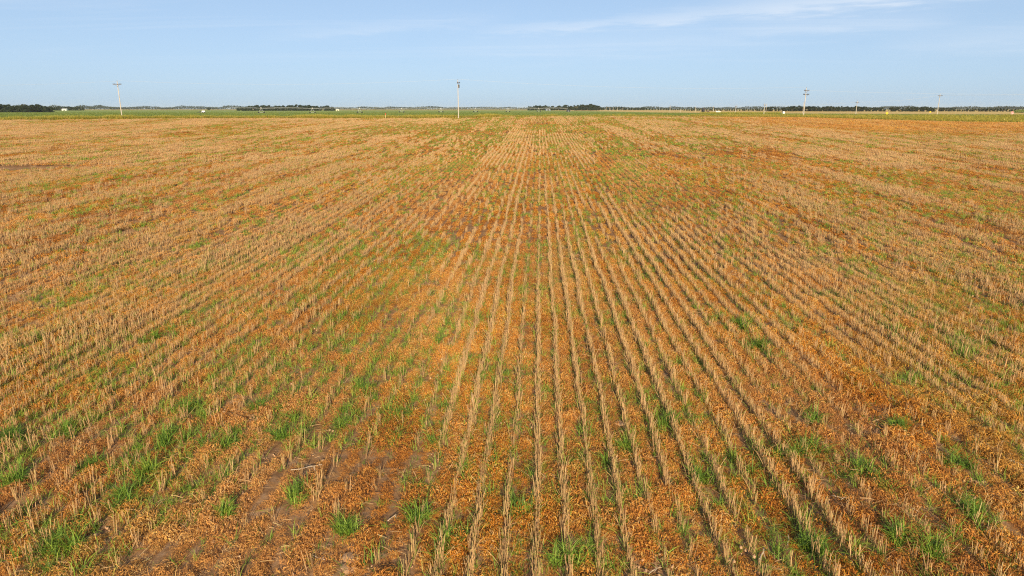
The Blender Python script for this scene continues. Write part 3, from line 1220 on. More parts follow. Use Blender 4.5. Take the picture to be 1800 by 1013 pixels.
x, y = grid_pts(56, 330, 1.1, 1.1, 0.5, 0.5)
k = dist_gate(x, y, 64, 0, 4) & (rng.random(len(x)) < 0.12 + 0.8 * green_amount(x, y))
x, y = x[k], y[k]
place('volunteer_grass', x, y, cGC, 6, 'green grass streaks in the far part of the stubble field', 'grass', eul(len(x)), scl3(rng.uniform(.55, 1.15, len(x))), 0.0, rng.uniform(.45, 1.0, len(x)))


# --- bleached stalks, husks and clods lying on the ground
def z_at(x, y):
    return float(gz(np.array([x]), np.array([y]))[0])


def stalk_piece(px, py, ln, ang, label, r=0.011):
    p = at(px, py)
    g = random.Random(px + py)
    a, pts = ang, []
    for k in range(5):
        t = k / 4 - .5
        pts.append((math.cos(a) * ln * t + g.gauss(0, .006), math.sin(a) * ln * t + g.gauss(0, .006), 0.045 + 0.04 * t + g.gauss(0, .004)))
    e = empty('dry_stalk', (p.x, p.y, z_at(p.x, p.y)))
    b = MB()
    for k in range(4):
        b.tube(pts[k], pts[k + 1], r * (1 - .1 * k), r * (.95 - .1 * k), 6, cap=k in (0, 3))
    b.build('stalk', M['stalk'], e, smooth=True)
    nb = MB().tube(Vector(pts[1]) + Vector((math.cos(a) * -.006, math.sin(a) * -.006, 0)), Vector(pts[1]) + Vector((math.cos(a) * .006, math.sin(a) * .006, 0)), r * 1.35, n=6)
    nb.build('joint', M['stalk'], e)
    v, f, q = blades(2, .01, ln * .35, .016, px, (-.2, .3), .5, 4, .2, .2)
    v = v + np.array(pts[3])
    link('leaf_shred', np_mesh('leaf_shred', v, f, q, M['stalk']), None, e)
    tag(e, label, 'dry stalk', 'bleached stalk pieces on the soil')


for a in [
    (1790, 820, .34, 2.2, 'thick grey stalk lying at the right edge of the field'),
    (1615, 905, .22, 2.3, 'pale stalk piece in the lower right orange weeds'),
    (1385, 955, .2, 1.2, 'short bleached stalk near the bottom edge, right of centre'),
    (1338, 985, .3, 1.1, 'split pale stalk standing out at the bottom edge'),
    (1650, 758, .16, .1, 'short pale stalk in the right stubble'),
    (1365, 745, .14, 1.5, 'white stalk end upright in the lower right weeds'),
    (690, 918, .16, .8, 'slim grey stalk piece at the bottom centre left'),
    (560, 985, .24, -.6, 'two toned straw stalk lying by the bottom edge'),
    (1475, 880, .2, -.5, 'pale stalk across the furrow in the lower right'),
    (1680, 680, .3, -.2, 'grey stalk heap piece near the right edge, halfway down'),
    (1150, 1005, .2, .5, 'thin stalk cut by the bottom edge of the photo'),
    (540, 830, .45, .25, 'long thin straw arching over the lower left weeds'),
]:
    stalk_piece(*a, r=0.013 if a[0] in (1790, 1338) else 0.0065)


def clod(px, py, s, label, seed):
    p = at(px, py)
    bm = bmesh.new()
    bmesh.ops.create_icosphere(bm, subdivisions=3, radius=1)
    g = np.random.default_rng(seed)
    ax = g.normal(size=(9, 3))
    ax /= np.linalg.norm(ax, axis=1)[:, None]
    dd = g.uniform(.62, .95, 9)
    for v in bm.verts:
        c = np.array(v.co)
        for q, d_ in zip(ax, dd):
            t = c @ q
            if t > d_:
                c = c - q * (t - d_) * .85
        c *= 1 + .06 * math.sin(9 * c[0] + seed) * math.sin(8 * c[1])
        v.co = Vector(c * np.array([s, s * .8, s * .26]))
    me = bpy.data.meshes.new('soil_clod')
    bm.to_mesh(me)
    bm.free()
    o = link('soil_clod', me, M['clod'], None, (p.x, p.y, z_at(p.x, p.y) + s * .04), seed)
    tag(o, label, 'clod', 'pinkish soil clods on bare ground')


for a in [(633, 968, .11, 'rounded pinkish clod topping the cracked bare soil patch'),
          (618, 985, .14, 'largest flat pinkish clod of the cracked bare patch'),
          (640, 985, .09, 'small pinkish clod at the side of the cracked bare patch'),
          (612, 1003, .12, 'pinkish clod of the bare patch nearest the bottom edge'),
          (290, 880, .13, 'sandy clod between lower left grass tufts'),
          (1090, 745, .12, 'sandy clod in the furrow right of the centre')]:
    clod(a[0], a[1], a[2], a[3], a[0] % 50)

# ------------------------------------------------------------------ verge weeds and green crop
vA = proto_collection('verge_clump', protos('verge_clump', 8, lambda i: blades(40, 0.55, 0.85, 0.06, 700 + i, (0.9, 1.5), 0.5, 3, .1, .1, (0, .02), .8), M['verge']))
n = 26000
x = rng.uniform(-190, 190, n)
t = rng.random(n)
y = edge(x) + 0.2 + t * verge_w(x)
hgt = 0.35 + 1.15 * fbm(x / 5, y / 5, 141)
thin = np.interp(x, [-190, -125, -118, -20, -8, 25, 45, 60, 190], [.25, .3, 1, 1, .25, .1, .5, 1, 1])
k = (rng.random(n) < thin * (0.35 + fbm(x / 8, y / 8, 151)))
x, y, hgt = x[k], y[k], hgt[k]
hgt = hgt * np.interp(x, [-130, 0, 60, 190], [1, .8, .8, .9])
z = tz(y)
tv = np.clip(np.interp(x, [-125, -80, -40, 70, 110], [.25, .45, .65, .6, .25]) + rng.normal(0, .25, len(x)), 0, 1)
scatter('verge_grass', np.stack([x, y, z], 1), eul(len(x)), np.stack([np.ones_like(x), np.ones_like(x), hgt], 1), rng.integers(0, 8, len(x)), tv, vA,
        'tall yellow green weeds along the far edge of the stubble', 'weeds')

vC = proto_collection('crop_clump', protos('crop_clump', 6, lambda i: blades(60, 1.5, 0.42, 0.16, 730 + i, (0.3, 1.3), .9, 2, .3, .1, (0, .05), .6), M['crop']))
n = 26000
y = 190 + 420 * rng.random(n) ** 1.4
x = (rng.random(n) * 2 - 1) * y * 0.82 - y * TH
k = (y > edge(x) + verge_w(x)) & (y < crop_far(x))
x, y = x[k], y[k]
scatter('crop_plants', np.stack([x, y, tz(y)], 1), eul(len(x)), scl3(rng.uniform(.8, 1.25, len(x))), rng.integers(0, 6, len(x)),
        np.clip(.5 + (fbm(x / 25, y / 40, 161) - .5) * 1.6 + rng.normal(0, .12, len(x)), 0, 1), vC, 'low green crop covering the field beyond the verge', 'crop')

# dark weeds in the ditch before the ripe field
x = rng.uniform(0, 1, 900)
pp = [at(1232 + 140 * a, 201.2 + random.uniform(-.35, .35)) for a in x]
P = np.array([[p.x, p.y, p.z] for p in pp])
scatter('ditch_grass', P, eul(len(P)), scl3(rng.uniform(.9, 1.5, len(P))), rng.integers(0, 8, len(P)), rng.uniform(0, .15, len(P)), vA, 'dark green weeds in the ditch before the ripe field', 'weeds')


# ------------------------------------------------------------------ trees
def tree_protos(n, mat, seed, dense=1.0):
    out = []
    for i in range(n):
        g = np.random.default_rng(seed + i)
        H = 1.0
        tr = MB()
        tr.tube((0, 0, -.02), (g.normal(0, .01), g.normal(0, .01), .3), .035, .024, 7)
        tops = []
        for k in range(5):
            a = k * 1.256 + g.uniform(-.4, .4)
            e = (math.cos(a) * g.uniform(.12, .25), math.sin(a) * g.uniform(.12, .25), g.uniform(.5, .75))
            tr.tube((0, 0, g.uniform(.18, .3)), e, .016, .006, 5)
            tops.append(e)
        lob = []
        for k in range(17):
            a = g.uniform(0, 6.283)
            zz = g.uniform(.07, .84)
            rr = .36 * math.sin(math.pi * min(1, (zz + .05) / .95)) ** .6 * g.uniform(.3, 1)
            lob.append((math.cos(a) * rr, math.sin(a) * rr, zz, g.uniform(.10, .17)))
        V, F, Q = [], [], []
        for (lx, ly, lz, lr) in lob:
            qn = int(80 * dense)
            for m_ in range(qn):
                d_ = g.normal(size=3)
                d_ /= np.linalg.norm(d_)
                p = np.array([lx, ly, lz]) + d_ * lr * g.uniform(.55, 1.08) * np.array([1, 1, .8])
                u = g.normal(size=3)
                u /= np.linalg.norm(u)
                w = np.cross(u, g.normal(size=3))
                w /= np.linalg.norm(w)
                s_ = g.uniform(.03, .055)
                b = len(V)
                V += [p + (u + w) * s_, p + (u - w) * s_ * .8, p - (u + w) * s_, p + (w - u) * s_ * .8]
                F.append((b, b + 1, b + 2, b + 3))
                Q += [g.random()] * 4
        out.append((tr.mesh('trunk'), np_mesh('crown', np.array(V), np.array(F), np.array(Q), mat)))
        out[-1][0].materials.append(M['bark'])
    return out


T_dark = tree_protos(8, M['leaf'], 800)
T_pale = tree_protos(2, M['leaf_pale'], 850, .5)


def add_tree(px, D, top, label, group, k, pale=False, wid=1.0):
    p = at_dist(px, D)
    h = height_to(p, top)
    pr = (T_pale if pale else T_dark)
    tr, cr = pr[k % len(pr)]
    e = empty('field_tree', (p.x, p.y, p.z - .1), random.uniform(0, 6.28))
    w_ = h * wid * random.uniform(.95, 1.5)
    e.scale = (w_, w_ * random.uniform(.85, 1.15), h)
    link('trunk', tr, None, e)
    link('crown', cr, None, e)
    return tag(e, label, 'tree', group)


def tree_belt(pxs, tops, D, step, label, group, jit=1.0, wid=1.0, dj=25, up=0.9):
    px = pxs[0]
    while px < pxs[-1]:
        j = random.uniform(-.9, .7)
        top = np.interp(px, pxs, tops) - up + j * jit
        t = (px - pxs[0]) / (pxs[-1] - pxs[0])
        third = ('left part', 'middle', 'right part')[min(2, int(t * 3))]
        size = 'tall' if j < -.35 else 'low' if j > .3 else 'mid-height'
        lab = size + ' ' + label.replace(' in the ', ' in the ' + third + ' of the ', 1)
        if third not in lab:
            lab = size + ' ' + label + ', ' + third
        add_tree(px, D + random.uniform(-dj, dj), top, lab, group + ', ' + size + ', ' + third, random.randrange(99), wid=wid)
        px += step * random.uniform(.7, 1.3)


tree_belt([-20, 8, 15, 27, 40, 60, 68, 78, 96], [184, 183.5, 184, 187, 184.5, 185, 184, 187, 190], 820, 4.4, 'dark tree in the grove ending the horizon at far left', 'trees of the far left grove')
add_tree(68, 815, 182, 'tall round topped dark tree in the far left grove', None, 3)
add_tree(43, 812, 181.6, 'pale thin crowned tree in the far left grove', None, 1, True)
tree_belt([97, 110, 150], [188.8, 188.2, 188.4], 1300, 4.2, 'dark tree in the row beside the far left grove', 'trees between the left grove and the left pole')
tree_belt([419, 430, 440, 455, 470, 490, 510, 530, 545, 560, 575, 588], [188.5, 187.5, 187, 186, 185.5, 187, 186, 184.8, 186.5, 187.5, 187, 190], 1050, 4.6,
          'dark rounded tree in the grove behind the irrigation pivot', 'trees of the grove behind the pivot', up=1.7)
add_tree(458, 1040, 182.3, 'tallest dark tree in the grove behind the irrigation pivot', None, 5)
add_tree(367, 1500, 188.8, 'lone dark tree on the horizon between left pole and pivot', None, 2, wid=1.6)
tree_belt([929, 938, 950, 965, 976], [187.8, 187, 186, 186.5, 188], 1150, 4.6, 'dark tree in the grove behind the arched shed', 'trees behind the arched shed', up=1.6)
tree_belt([981, 990, 996, 1003], [187, 186, 185.5, 187.5], 1150, 4.4, 'dark tree right of the gap by the arched shed', 'trees right of the shed gap', up=1.6)
tree_belt([1005, 1015, 1030, 1050], [187, 186, 185.5, 187], 1180, 4.4, 'dark tree in the tall central grove', 'trees of the central grove', up=1.8)
add_tree(1024, 1150, 183, 'slim dark tree poking out of the central grove', None, 4, wid=.8)
add_tree(1037, 1150, 181.4, 'tallest tree on the central horizon', None, 6, wid=1.1)
add_tree(1030, 1145, 183.0, 'tall dark tree just left of the tallest central tree', None, 1)
add_tree(1044, 1150, 183.4, 'tall dark tree just right of the tallest central tree', None, 2)
add_tree(1018, 1150, 184.6, 'rounded dark tree at the left side of the central grove', None, 7)
add_tree(1051, 1160, 185.4, 'rounded dark tree at the right side of the central grove', None, 3)
add_tree(991, 1140, 184.8, 'rounded dark tree beside the gap right of the arched shed', None, 5)
add_tree(1012, 1140, 185.5, 'pale thin tree at the edge of the central grove', None, 0, True)
tree_belt([1012, 1030, 1050], [190, 189.5, 191], 1100, 4.5, 'leafy tree in front of the central grove', 'low trees before the central grove', wid=1.4)
tree_belt([1052, 1075, 1100, 1115, 1126, 1160, 1200], [188.3, 188.6, 189.5, 189, 188.8, 191, 192], 1250, 4.6, 'dark tree in the belt behind the distant pale posts', 'trees behind the distant posts')
tree_belt([1203, 1225, 1260, 1300, 1340, 1350], [192.4, 192.0, 191.8, 192, 192.2, 191], 1000, 4.4, 'dark tree in the low belt behind the parked vehicles', 'trees behind the parked vehicles')
tree_belt([1347, 1352, 1372, 1380, 1386, 1400, 1420, 1450, 1500, 1545, 1556], [189, 188.5, 190.5, 188, 187.5, 186.5, 187.3, 187.8, 187, 189, 190.5], 900, 5.0,
          'dark tree in the long belt behind the double armed pole', 'trees of the long right belt')
tree_belt([1566, 1575, 1590, 1610, 1635, 1641], [189.5, 188.5, 188.8, 188.5, 187.3, 190], 900, 5.0, 'dark tree in the belt left of the slim far pole', 'trees left of the slim far pole')
tree_belt([1653, 1665, 1680], [189.5, 189.3, 190.5], 950, 4.6, 'dark tree just right of the slim far pole', 'trees right of the slim far pole')
tree_belt([1684, 1720, 1750, 1760, 1775, 1830], [193, 191.6, 190.8, 190.8, 193, 192.6], 950, 4.4, 'dark tree in the belt at the far right', 'trees at the far right')


def bush(px, py, w, h, label):
    p = at(px, py)
    g = np.random.default_rng(px)
    V, F, Q = [], [], []
    for m_ in range(1500):
        d_ = g.normal(size=3)
        d_ /= np.linalg.norm(d_)
        q = d_ * g.uniform(.7, 1.05) * np.array([w / 2, w / 2, h]) * (1 + .2 * math.sin(5 * d_[0] + 3 * d_[1]))
        q[2] = abs(q[2]) * .95
        u = g.normal(size=3)
        u /= np.linalg.norm(u)
        ww = np.cross(u, g.normal(size=3))
        ww /= np.linalg.norm(ww)
        b = len(V)
        s_ = g.uniform(.12, .25)
        V += [q + (u + ww) * s_, q + (u - ww) * s_, q - (u + ww) * s_, q + (ww - u) * s_]
        F.append((b, b + 1, b + 2, b + 3))
        Q += [g.uniform(.2, .8)] * 4
    e = empty('shrub', p)
    link('crown', np_mesh('crown', np.array(V), np.array(F), np.array(Q), M['crop']), None, e)
    b = MB()
    for k in range(6):
        a = k * 1.05
        b.tube((0, 0, -.05), (math.cos(a) * w * .25, math.sin(a) * w * .25, h * .6), .05, .02, 5)
    b.build('stems', M['bark'], e)
    tag(e, label, 'shrub')


bush(1797, 198.5, 14, 2.4, 'bright green shrub at the right edge, beyond the red sign')

# hazy wood on the horizon, one mass
V, F, Q = [], [], []
g = np.random.default_rng(77)
for px in np.arange(-120, 1920, 2.6):
    D = 2300 + 500 * vnoise(np.array([px / 90.]), np.array([3.]), 5)[0] + g.uniform(-60, 60)
    p = at_dist(px, D)
    h = (5.5 + 6.5 * vnoise(np.array([px / 16.]), np.array([9.]), 6)[0]) * (1.25 if px < 420 else 1.0)
    for m_ in range(46):
        d_ = g.normal(size=3)
        d_ /= np.linalg.norm(d_)
        q = np.array(p) + d_ * g.uniform(.5, 1) * np.array([5, 5, h * .5]) + np.array([0, 0, h * .5])
        u = g.normal(size=3)
        u /= np.linalg.norm(u)
        w = np.cross(u, g.normal(size=3))
        w /= np.linalg.norm(w)
        b = len(V)
        s_ = g.uniform(.6, 1.3)
        V += [q + (u + w) * s_, q + (u - w) * s_, q - (u + w) * s_, q + (w - u) * s_]
        F.append((b, b + 1, b + 2, b + 3))
        Q += [g.random()] * 4
o = link('distant_woods', np_mesh('distant_woods', np.array(V), np.array(F), np.array(Q), M['leaf']))
tag(o, 'hazy low woods along the whole far horizon', 'woods', None, 'stuff')


# ------------------------------------------------------------------ power poles
def pole_at(p, top_px, arm=2.4, arm_rz=0.0, label='', group=None, double=False, r=.125, ins=True, tilt=0.0):
    h = height_to(p, top_px)
    e = empty('utility_pole', (p[0], p[1], p[2]))
    e.rotation_euler = (0, tilt, arm_rz)
    MB().tube((0, 0, -.3), (0, 0, h), r, r * .62, 12).build('shaft', M['pole'], e, smooth=False)
    MB().tube((0, 0, h), (0, 0, h + .16), .035, .05, 8).build('top_insulator', M['dark'], e)
    zs = [h - .75] if not double else [h - .75, h - 1.75]
    if arm:
        for k, z in enumerate(zs):
            rot = 0 if k == 0 else math.pi / 2
            bar = MB().box((0, -.19 * (1 if k == 0 else 1), 0), (arm, .12, .15))
            a = bar.build('crossarm', M['arm'], e, (0, 0, z))
            a.rotation_euler[2] = rot if double else 0
            if ins:
                for sx in (-1, -.55, .55, 1):
                    MB().tube((sx * arm * .46, -.19, .07), (sx * arm * .46, -.19, .25), .045, .06, 8).build('insulator', M['dark'], a)
            br = MB()
            for sx in (-1, 1):
                br.tube((sx * arm * .3, -.27, 0), (0, -.17, -.62), .025, n=5)
            br.build('brace', M['arm'], a)
    tag(e, label, 'pole', group)
    return e, h


pl, pc, prr = at(215, 209), at(806, 208.2), at(1412, 206.9)
eL, hL = pole_at(pl, 143, 2.1, 0.08, 'weathered wooden pole with one crossarm, leftmost on the field edge')
eC, hC = pole_at(pc, 140.5, 1.9, 1.30, 'weathered wooden pole with end-on crossarm, middle of the field edge')
eR, hR = pole_at(prr, 154.5, 1.9, 0.5, 'weathered wooden pole with two crossed crossarms on the right field edge', None, True)
tr = MB().tube((.32, -.1, hC - 2.0), (.32, -.1, hC - 1.2), .2, n=10)
tr.build('transformer', M['dark'], eC)

far_poles = [(1647, 202.6, 165.3, 2.0, 'slim far pole with crossarm right of the long tree belt'),
             (1504, 202.4, 177.5, 1.6, 'small far pole standing in the ripe field'),
             (1411, 199.6, 179.3, 0, 'thin far pole just behind the double armed pole'),
             (1342.5, 202, 182, 1.4, 'far pole at the ditch end, nearer of a pair'),
             (1346, 199, 182.5, 0, 'far pole at the ditch end, farther of a pair'),
             (1292.5, 201.2, 184.6, 1.2, 'far pole between the white car and the ditch end'),
             (1253.5, 200.5, 186.5, 1.0, 'far pole just left of the white car'),
             (1222, 197.3, 187.0, 0, 'far pole left of the dark combine'),
             (1177.5, 197, 184.8, 1.0, 'pale far pole standing in the green field end'),
             (1195.5, 199, 192, 0, 'short pale post before the low tree belt'),
             (1325.5, 196.7, 191.8, 0, 'tiny pale post in the ripe field')]
pole_tops = {}
for px, py, top, arm, lab in far_poles:
    p = at(px, py)
    e, h = pole_at(p, top, arm, 0.15, lab, 'far poles along the side road', r=.15)
    pole_tops[px] = Vector((p.x, p.y, p.z + h - .5))
for i, px in enumerate((1065.5, 1071.3, 1073.6, 1078, 1085.6, 1094.6)):
    p = at(px, 195.2)
    pole_at(p, 188.8 + .2 * (i % 3), 0, 0, 'pale post in the distant row before the central tree belt', 'distant pale posts', r=.17)


def wire(name, a, b, sag, label, r=.017):
    a, b = Vector(a), Vector(b)
    pts = []
    for k in range(17):
        t = k / 16
        q = a.lerp(b, t)
        q.z -= sag * 4 * t * (1 - t)
        pts.append(q)
    return tag(MB().path(pts, r, 4).build(name, M['wire']), label, 'wire', 'overhead wires')


tl, tc, tr_ = [Vector((p.x, p.y, p.z + h)) for p, h in ((pl, hL), (pc, hC), (prr, hR))]
off = tc - tl
wire('power_wire', tl + Vector((0, 0, .16)), tc + Vector((0, 0, .16)), 1.1, 'overhead wire strung between the leftmost and middle poles')
wire('power_wire', tc + Vector((0, 0, .16)), tr_ + Vector((0, 0, .16)), 1.1, 'overhead wire strung between the middle and double armed poles')
wire('power_wire', tr_ + Vector((.4, 0, -.7)), tr_ + Vector((120, -18, -.5)), 1.3, 'overhead wire running off right from the double armed pole')
wire('power_wire', tl + Vector((-.4, 0, 0)), tl + Vector((-110, 0, 0)), 1.2, 'overhead wire running off left from the leftmost pole')
q1, q2, q3 = pole_tops[1647], pole_tops[1504], pole_tops[1342.5]
wire('road_wire', q1, q1 + Vector((120, -95, 1.5)), .9, 'overhead wire running off right from the slim far pole', .035)
wire('road_wire', q1, q2, .8, 'overhead wire strung between the two far poles in the ripe field', .028)
wire('road_wire', q2, q3, .8, 'overhead wire from the small far pole toward the ditch end', .028)


# ------------------------------------------------------------------ irrigation pivot
def pivot():
    xsp = [398, 459, 549, 632, 706, 775, 836, 893, 947, 998]
    Ds = np.linspace(500, 760, len(xsp))
    pts = [at_dist(a, d) for a, d in zip(xsp, Ds)]
    p0 = pts[0]
    e = empty('irrigation_pivot', p0)
    hp = 3.5
    loc = [p - p0 for p in pts]
    b = MB()
    for k in range(len(loc) - 1):
        a, c = loc[k] + Vector((0, 0, hp)), loc[k + 1] + Vector((0, 0, hp))
        mid = (a + c) / 2 + Vector((0, 0, .55))
        b.path([a, a.lerp(mid, .55) + Vector((0, 0, .12)), mid, c.lerp(mid, .55) + Vector((0, 0, .12)), c], .095, 6)
    b.build('pipe', M['steel'], e)
    for k in range(len(loc) - 1):
        a, c = loc[k] + Vector((0, 0, hp)), loc[k + 1] + Vector((0, 0, hp))
        t = MB()
        n = 8
        low = [a.lerp(c, i / n) + Vector((0, 0, .55 * math.sin(math.pi * i / n) - (.85 * math.sin(math.pi * i / n) ** .5 if 0 < i < n else 0))) for i in range(n + 1)]
        t.path(low, .03, 4)
        for i in range(1, n):
            top = a.lerp(c, i / n) + Vector((0, 0, .55 * math.sin(math.pi * i / n)))
            t.tube(low[i], top, .025, n=4)
            t.tube(low[i], a.lerp(c, (i - .5) / n) + Vector((0, 0, .5 * math.sin(math.pi * i / n))), .02, n=4)
        t.build('truss', M['steel'], e)
    for k, p in enumerate(loc[1:-1]):
        t = empty('tower', p)
        t.parent = e
        ax = Vector((0.85, 0.5, 0))
        fr = MB()
        for s_ in (-1, 1):
            fr.tube(ax * 1.9 * s_ + Vector((0, 0, .75)), (0, 0, hp), .06, n=5)
        fr.tube(ax * -1.9 + Vector((0, 0, .7)), ax * 1.9 + Vector((0, 0, .7)), .07, n=5)
        fr.tube(ax * -1.1 + Vector((0, 0, 1.9)), ax * 1.1 + Vector((0, 0, 1.9)), .035, n=5)
        fr.build('tower_frame', M['steel'], t)
        for s_ in (-1, 1):
            w = MB()
            c = ax * 1.9 * s_ + Vector((0, 0, .62))
            nrm = Vector((-.5, .85, 0)).normalized()
            w.tube(c - nrm * .15, c + nrm * .15, .62, n=16)
            w.build('wheel', M['rubber'], t)
        MB().box((0, 0, hp + .25), (.5, .4, .5)).build('control_box', M['white'], t)
    tag(e, 'long low irrigation pivot with wheeled towers across the green crop', 'irrigation pivot')


pivot()


# ------------------------------------------------------------------ far vehicles, sheds and signs
def wheel(e, c, r, w, axis=(0, 1, 0)):
    a = Vector(axis)
    o = MB().tube(Vector(c) - a * w / 2, Vector(c) + a * w / 2, r, n=16).build('wheel', M['rubber'], e)
    MB().tube(Vector(c) - a * (w / 2 + .01), Vector(c) + a * (w / 2 + .01), r * .5, n=12).build('rim', M['steel'], o)


def chem_trailer():
    p = at(356, 199.2)
    e = empty('tank_trailer', p, 0.15)
    MB().box((0, 0, .75), (4.6, 1.6, .18)).build('deck', M['dark'], e)
    t = MB()
    prof = [(.75 * math.cos(a) * 1.0, 1.35 + .62 * math.sin(a)) for a in np.linspace(0, 2 * math.pi, 16, endpoint=False)]
    t.prism(prof, 2.3, 'x', .9)
    t.build('tank', M['white'], e)
    MB().tube((.9, 0, 1.95), (.9, 0, 2.12), .22, n=10).build('tank_lid', M['dark'], e)
    MB().box((-2.9, 0, .62), (2.4, .12, .12)).build('drawbar', M['dark'], e)
    MB().box((-1.5, 0, 1.15), (.9, 1.1, .65)).build('pump', M['dark'], e)
    for s_ in (-1, 1):
        for xx in (-.4, 1.2):
            wheel(e, (xx, s_ * .85, .42), .42, .25)
    hose = MB().path([(-1.8, -.3, 1.2), (-2.6, -.4, .9), (-3.4, -.5, .7), (-4.2, -.3, 1.1)], .07, 6)
    hose.build('hose', M['dark'], e)
    tag(e, 'white tank trailer with dark drawbar standing in the green crop', 'trailer')


chem_trailer()


def hoop_shed():
    p = at_dist(963, 1050)
    e = empty('arched_shed', p, .1)
    w, n = 7.0, 14
    outer = [(w / 2 * math.cos(a), 3.1 * math.sin(a)) for a in np.linspace(0, math.pi, n)]
    inner = [(x * .96, z * .96) for x, z in outer[::-1]]
    MB().prism(outer + inner, 12, 'y').build('shell', M['shed'], e)
    MB().prism([(x * .955, z * .955) for x, z in outer], .12, 'y', -5.7).build('end_wall', M['shed'], e)
    MB().box((0, -5.85, 1.2), (2.6, .1, 2.4)).build('door', M['dark'], e)
    tag(e, 'grey arched metal shed before the dark grove', 'shed')


hoop_shed()


def small_barn(px, D, w, h, label, mat):
    p = at_dist(px, D)
    e = empty('farm_building', p, .1)
    MB().box((0, 0, h * .35), (w, w * .7, h * .7)).build('wall', mat, e)
    ro = [(-w * .55, h * .69), (w * .55, h * .69), (0, h)]
    MB().prism([(-w * .40, h * .70), (w * .40, h * .70), (0, h)], w * 1.06, 'x').build('roof', M['steel'], e)
    MB().box((0, -w * .36, h * .25), (w * .25, .1, h * .5)).build('door', M['dark'], e)
    for s_ in (-1, 1):
        MB().box((s_ * w * .32, -w * .36, h * .4), (w * .12, .08, h * .2)).build('window', M['glass'], e)
    tag(e, label, 'building')


small_barn(593.5, 1000, 4.2, 2.6, 'small cream building at the end of the pivot grove', M['cream'])
small_barn(114, 1280, 7, 3.0, 'tiny pale farm building in the far left tree row', M['white'])


def combine(px, py, label, s=1.0):
    p = at(px, py)
    e = empty('combine_harvester', p, .05)
    e.scale = (s * .68, s * .8, height_to(p, 189.4) / 4.25)
    prof = [(-3, 1.1), (2.2, 1.1), (2.6, 2.2), (1.4, 3.3), (-2.4, 3.3), (-3.2, 2.4)]
    MB().prism(prof, 2.4, 'x').build('body', M['dark'], e)
    cb = [(2.25, 2.15), (3.5, 2.15), (3.65, 3.0), (3.2, 3.9), (1.9, 3.9), (1.7, 3.32)]
    c = MB().prism(cb, 1.8, 'x').build('cab', M['dark'], e)
    MB().box((0, 3.55, 3.0), (1.5, .1, 1.1)).build('windscreen', M['glass'], c)
    MB().box((0, -.6, 3.65), (1.9, 2.6, .7)).build('grain_tank', M['dark'], e)
    MB().tube((1.0, -1.0, 3.4), (1.6, -3.6, 4.1), .18, n=8).build('unloading_auger', M['dark'], e)
    MB().box((0, 4.3, .8), (3.0, 1.1, .9)).build('header', M['dark'], e)
    for s_ in (-1, 1):
        wheel(e, (s_ * 1.5, 1.8, .95), .95, .6, (1, 0, 0))
        wheel(e, (s_ * 1.3, -2.3, .6), .6, .4, (1, 0, 0))
    tag(e, label, 'combine')


combine(1236.5, 197.6, 'dark combine harvester parked before the low tree belt', 0.95)


def car(px, py, rz, label, mat, name='parked_car', s=1.0):
    p = at(px, py)
    e = empty(name, p, rz)
    e.scale = (s, s, s)
    body = [(-2.2, .35), (2.2, .35), (2.25, .75), (1.9, .92), (1.0, .98), (-2.1, 1.0), (-2.25, .7)]
    MB().prism(body, 1.75, 'y').build('body', mat, e)
    cab = [(-1.9, .99), (1.05, .97), (.35, 1.48), (-1.4, 1.5)]
    c = MB().prism(cab, 1.55, 'y').build('cabin', mat, e)
    MB().prism([(-1.7, 1.03), (.85, 1.02), (.3, 1.42), (-1.3, 1.43)], 1.59, 'y').build('side_window', M['glass'], c)
    for s_ in (-1, 1):
        wheel(e, (1.35, s_ * .8, .33), .33, .22)
        wheel(e, (-1.35, s_ * .8, .33), .33, .22)
        MB().box((2.25, s_ * .6, .68), (.06, .3, .14)).build('headlight', M['glass'], e)
        MB().box((-2.25, s_ * .65, .78), (.06, .25, .2)).build('tail_light', M['red'], e)
    tag(e, label, 'car')


car(1262, 198.0, .1, 'white car parked on the field track beside the far pole', M['white'])
car(1244, 197.4, 1.5, 'dark car beside the parked combine', M['dark'])


def tractor(px, py, label):
    p = at(px, py)
    e = empty('tractor', p, .5)
    MB().prism([(.2, .7), (2.3, .75), (2.35, 1.5), (.2, 1.65)], .8, 'y').build('hood', M['dark'], e)
    c = MB().prism([(-1.2, 1.0), (.3, 1.0), (.25, 2.5), (-1.0, 2.5)], 1.3, 'y').build('cab', M['glass'], e)
    MB().box((-.4, 0, 2.58), (1.6, 1.5, .14)).build('cab_roof', M['dark'], c)
    MB().tube((1.4, .3, 1.5), (1.4, .3, 2.4), .06, n=6).build('exhaust', M['dark'], e)
    for s_ in (-1, 1):
        wheel(e, (-.6, s_ * .95, .85), .85, .5)
        wheel(e, (1.8, s_ * .75, .5), .5, .3)
    tag(e, label, 'tractor')


tractor(998.5, 196.9, 'dark tractor standing in the crop before the shed gap')


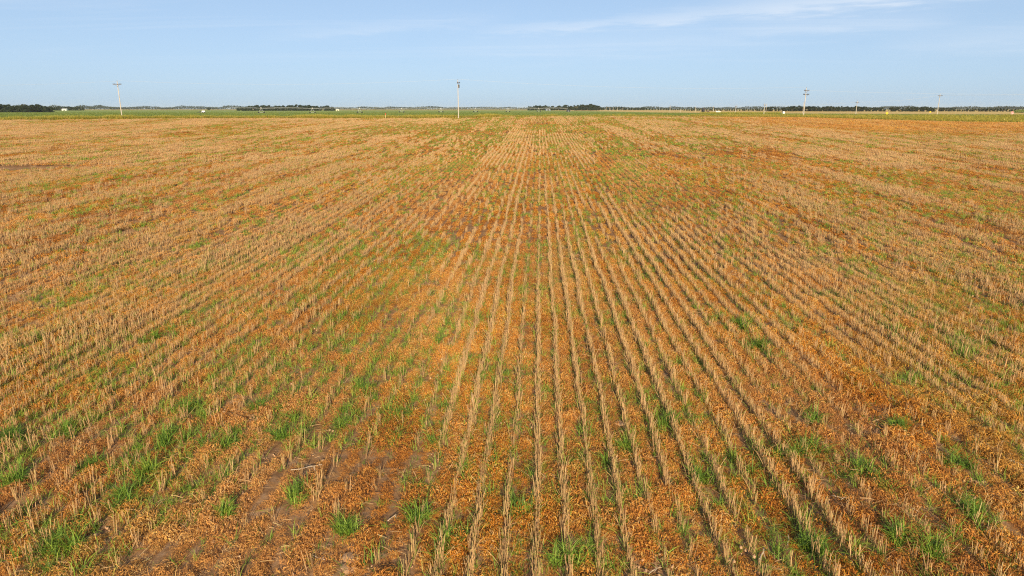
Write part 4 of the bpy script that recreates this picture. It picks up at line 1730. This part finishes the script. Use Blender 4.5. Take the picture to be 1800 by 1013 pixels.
def sign(px, py, top, label, kind):
    p = at(px, py)
    h = height_to(p, top)
    e = empty('road_sign', p, 0.05)
    w = .75
    MB().tube((0, 0, -.2), (0, 0, h - .1), .04, n=6).build('post', M['steel'], e)
    zc_ = h - w / 2
    b = MB()
    if kind == 'diamond':
        prof = [(0, zc_ - w * .68), (w * .68, zc_), (0, zc_ + w * .68), (-w * .68, zc_)]
        b.prism(prof, .03, 'y', -.07).build('plate', M['yellow'], e)
        MB().box((0, -.095, zc_ - .02), (.16, .012, .5)).build('symbol', M['dark'], e)
    else:
        def oc(r, n=8):
            return [(r * math.cos(math.pi / 8 + i * math.pi / 4), zc_ + r * math.sin(math.pi / 8 + i * math.pi / 4)) for i in range(8)]
        b.prism(oc(w * .72), .03, 'y', -.07).build('plate', M['white'], e)
        MB().prism(oc(w * .66), .012, 'y', -.095).build('red_face', M['red'], e)
        MB().box((0, -.106, zc_ - .06), (w * .9, .008, .26)).build('white_band', M['white'], e)
    tag(e, label, 'sign')


sign(1558.5, 203.5, 197.3, 'yellow diamond road sign in the tall grass, nearer the double armed pole', 'diamond')
sign(1634.5, 201.5, 195.8, 'yellow diamond road sign just left of the slim far pole', 'diamond')
sign(1778.5, 203.5, 196.8, 'red and white octagonal road sign near the right edge', 'stop')


def marker(px, py, top, label, topmat, postmat, r=.05, cap=.35):
    p = at(px, py)
    h = height_to(p, top)
    e = empty('marker_post', p)
    MB().tube((0, 0, -.2), (0, 0, h - cap), r, n=8).build('post', postmat, e)
    MB().tube((0, 0, h - cap), (0, 0, h), r * 2.0 if topmat is M['red'] else r, r * 1.7 if topmat is M['red'] else r * .8, 8).build('cap', topmat, e)
    tag(e, label, 'post')


marker(678, 208.8, 199.6, 'thin post with red marker top on the field edge', M['red'], M['post'], .05)
marker(1765, 214.5, 208.8, 'pale yellow marker post in the green verge at right', M['post'], M['post'], .10)


def cabinet(px, py, label):
    p = at(px, py)
    e = empty('utility_cabinet', p, .1)
    MB().box((0, 0, .1), (1.2, .9, .2)).build('base', M['clod'], e)
    MB().prism([(-.5, .2), (.5, .2), (.5, 1.35), (.35, 1.42), (-.35, 1.42), (-.5, 1.35)], .8, 'y').build('housing', M['white'], e)
    MB().box((.1, -.42, .8), (.06, .06, .3)).build('handle', M['dark'], e)
    tag(e, label, 'cabinet')


cabinet(1377, 201.0, 'white utility cabinet by the ditch, left of the double armed pole')

# ------------------------------------------------------------------ air
hb = MB().box((0, 2800, 8.5), (13000, 7000, 30.0))
m = bpy.data.materials.new('haze')
m.use_nodes = True
m.node_tree.nodes.clear()
mo = m.node_tree.nodes.new('ShaderNodeOutputMaterial')
pv = m.node_tree.nodes.new('ShaderNodeVolumePrincipled')
pv.inputs['Color'].default_value = (0.88, 0.95, 1.0, 1)
pv.inputs['Density'].default_value = 0.00006
m.node_tree.links.new(pv.outputs[0], mo.inputs['Volume'])
hz = hb.build('haze', m)
tag(hz, 'thin pale haze lying over the whole plain', 'haze', None, 'stuff')
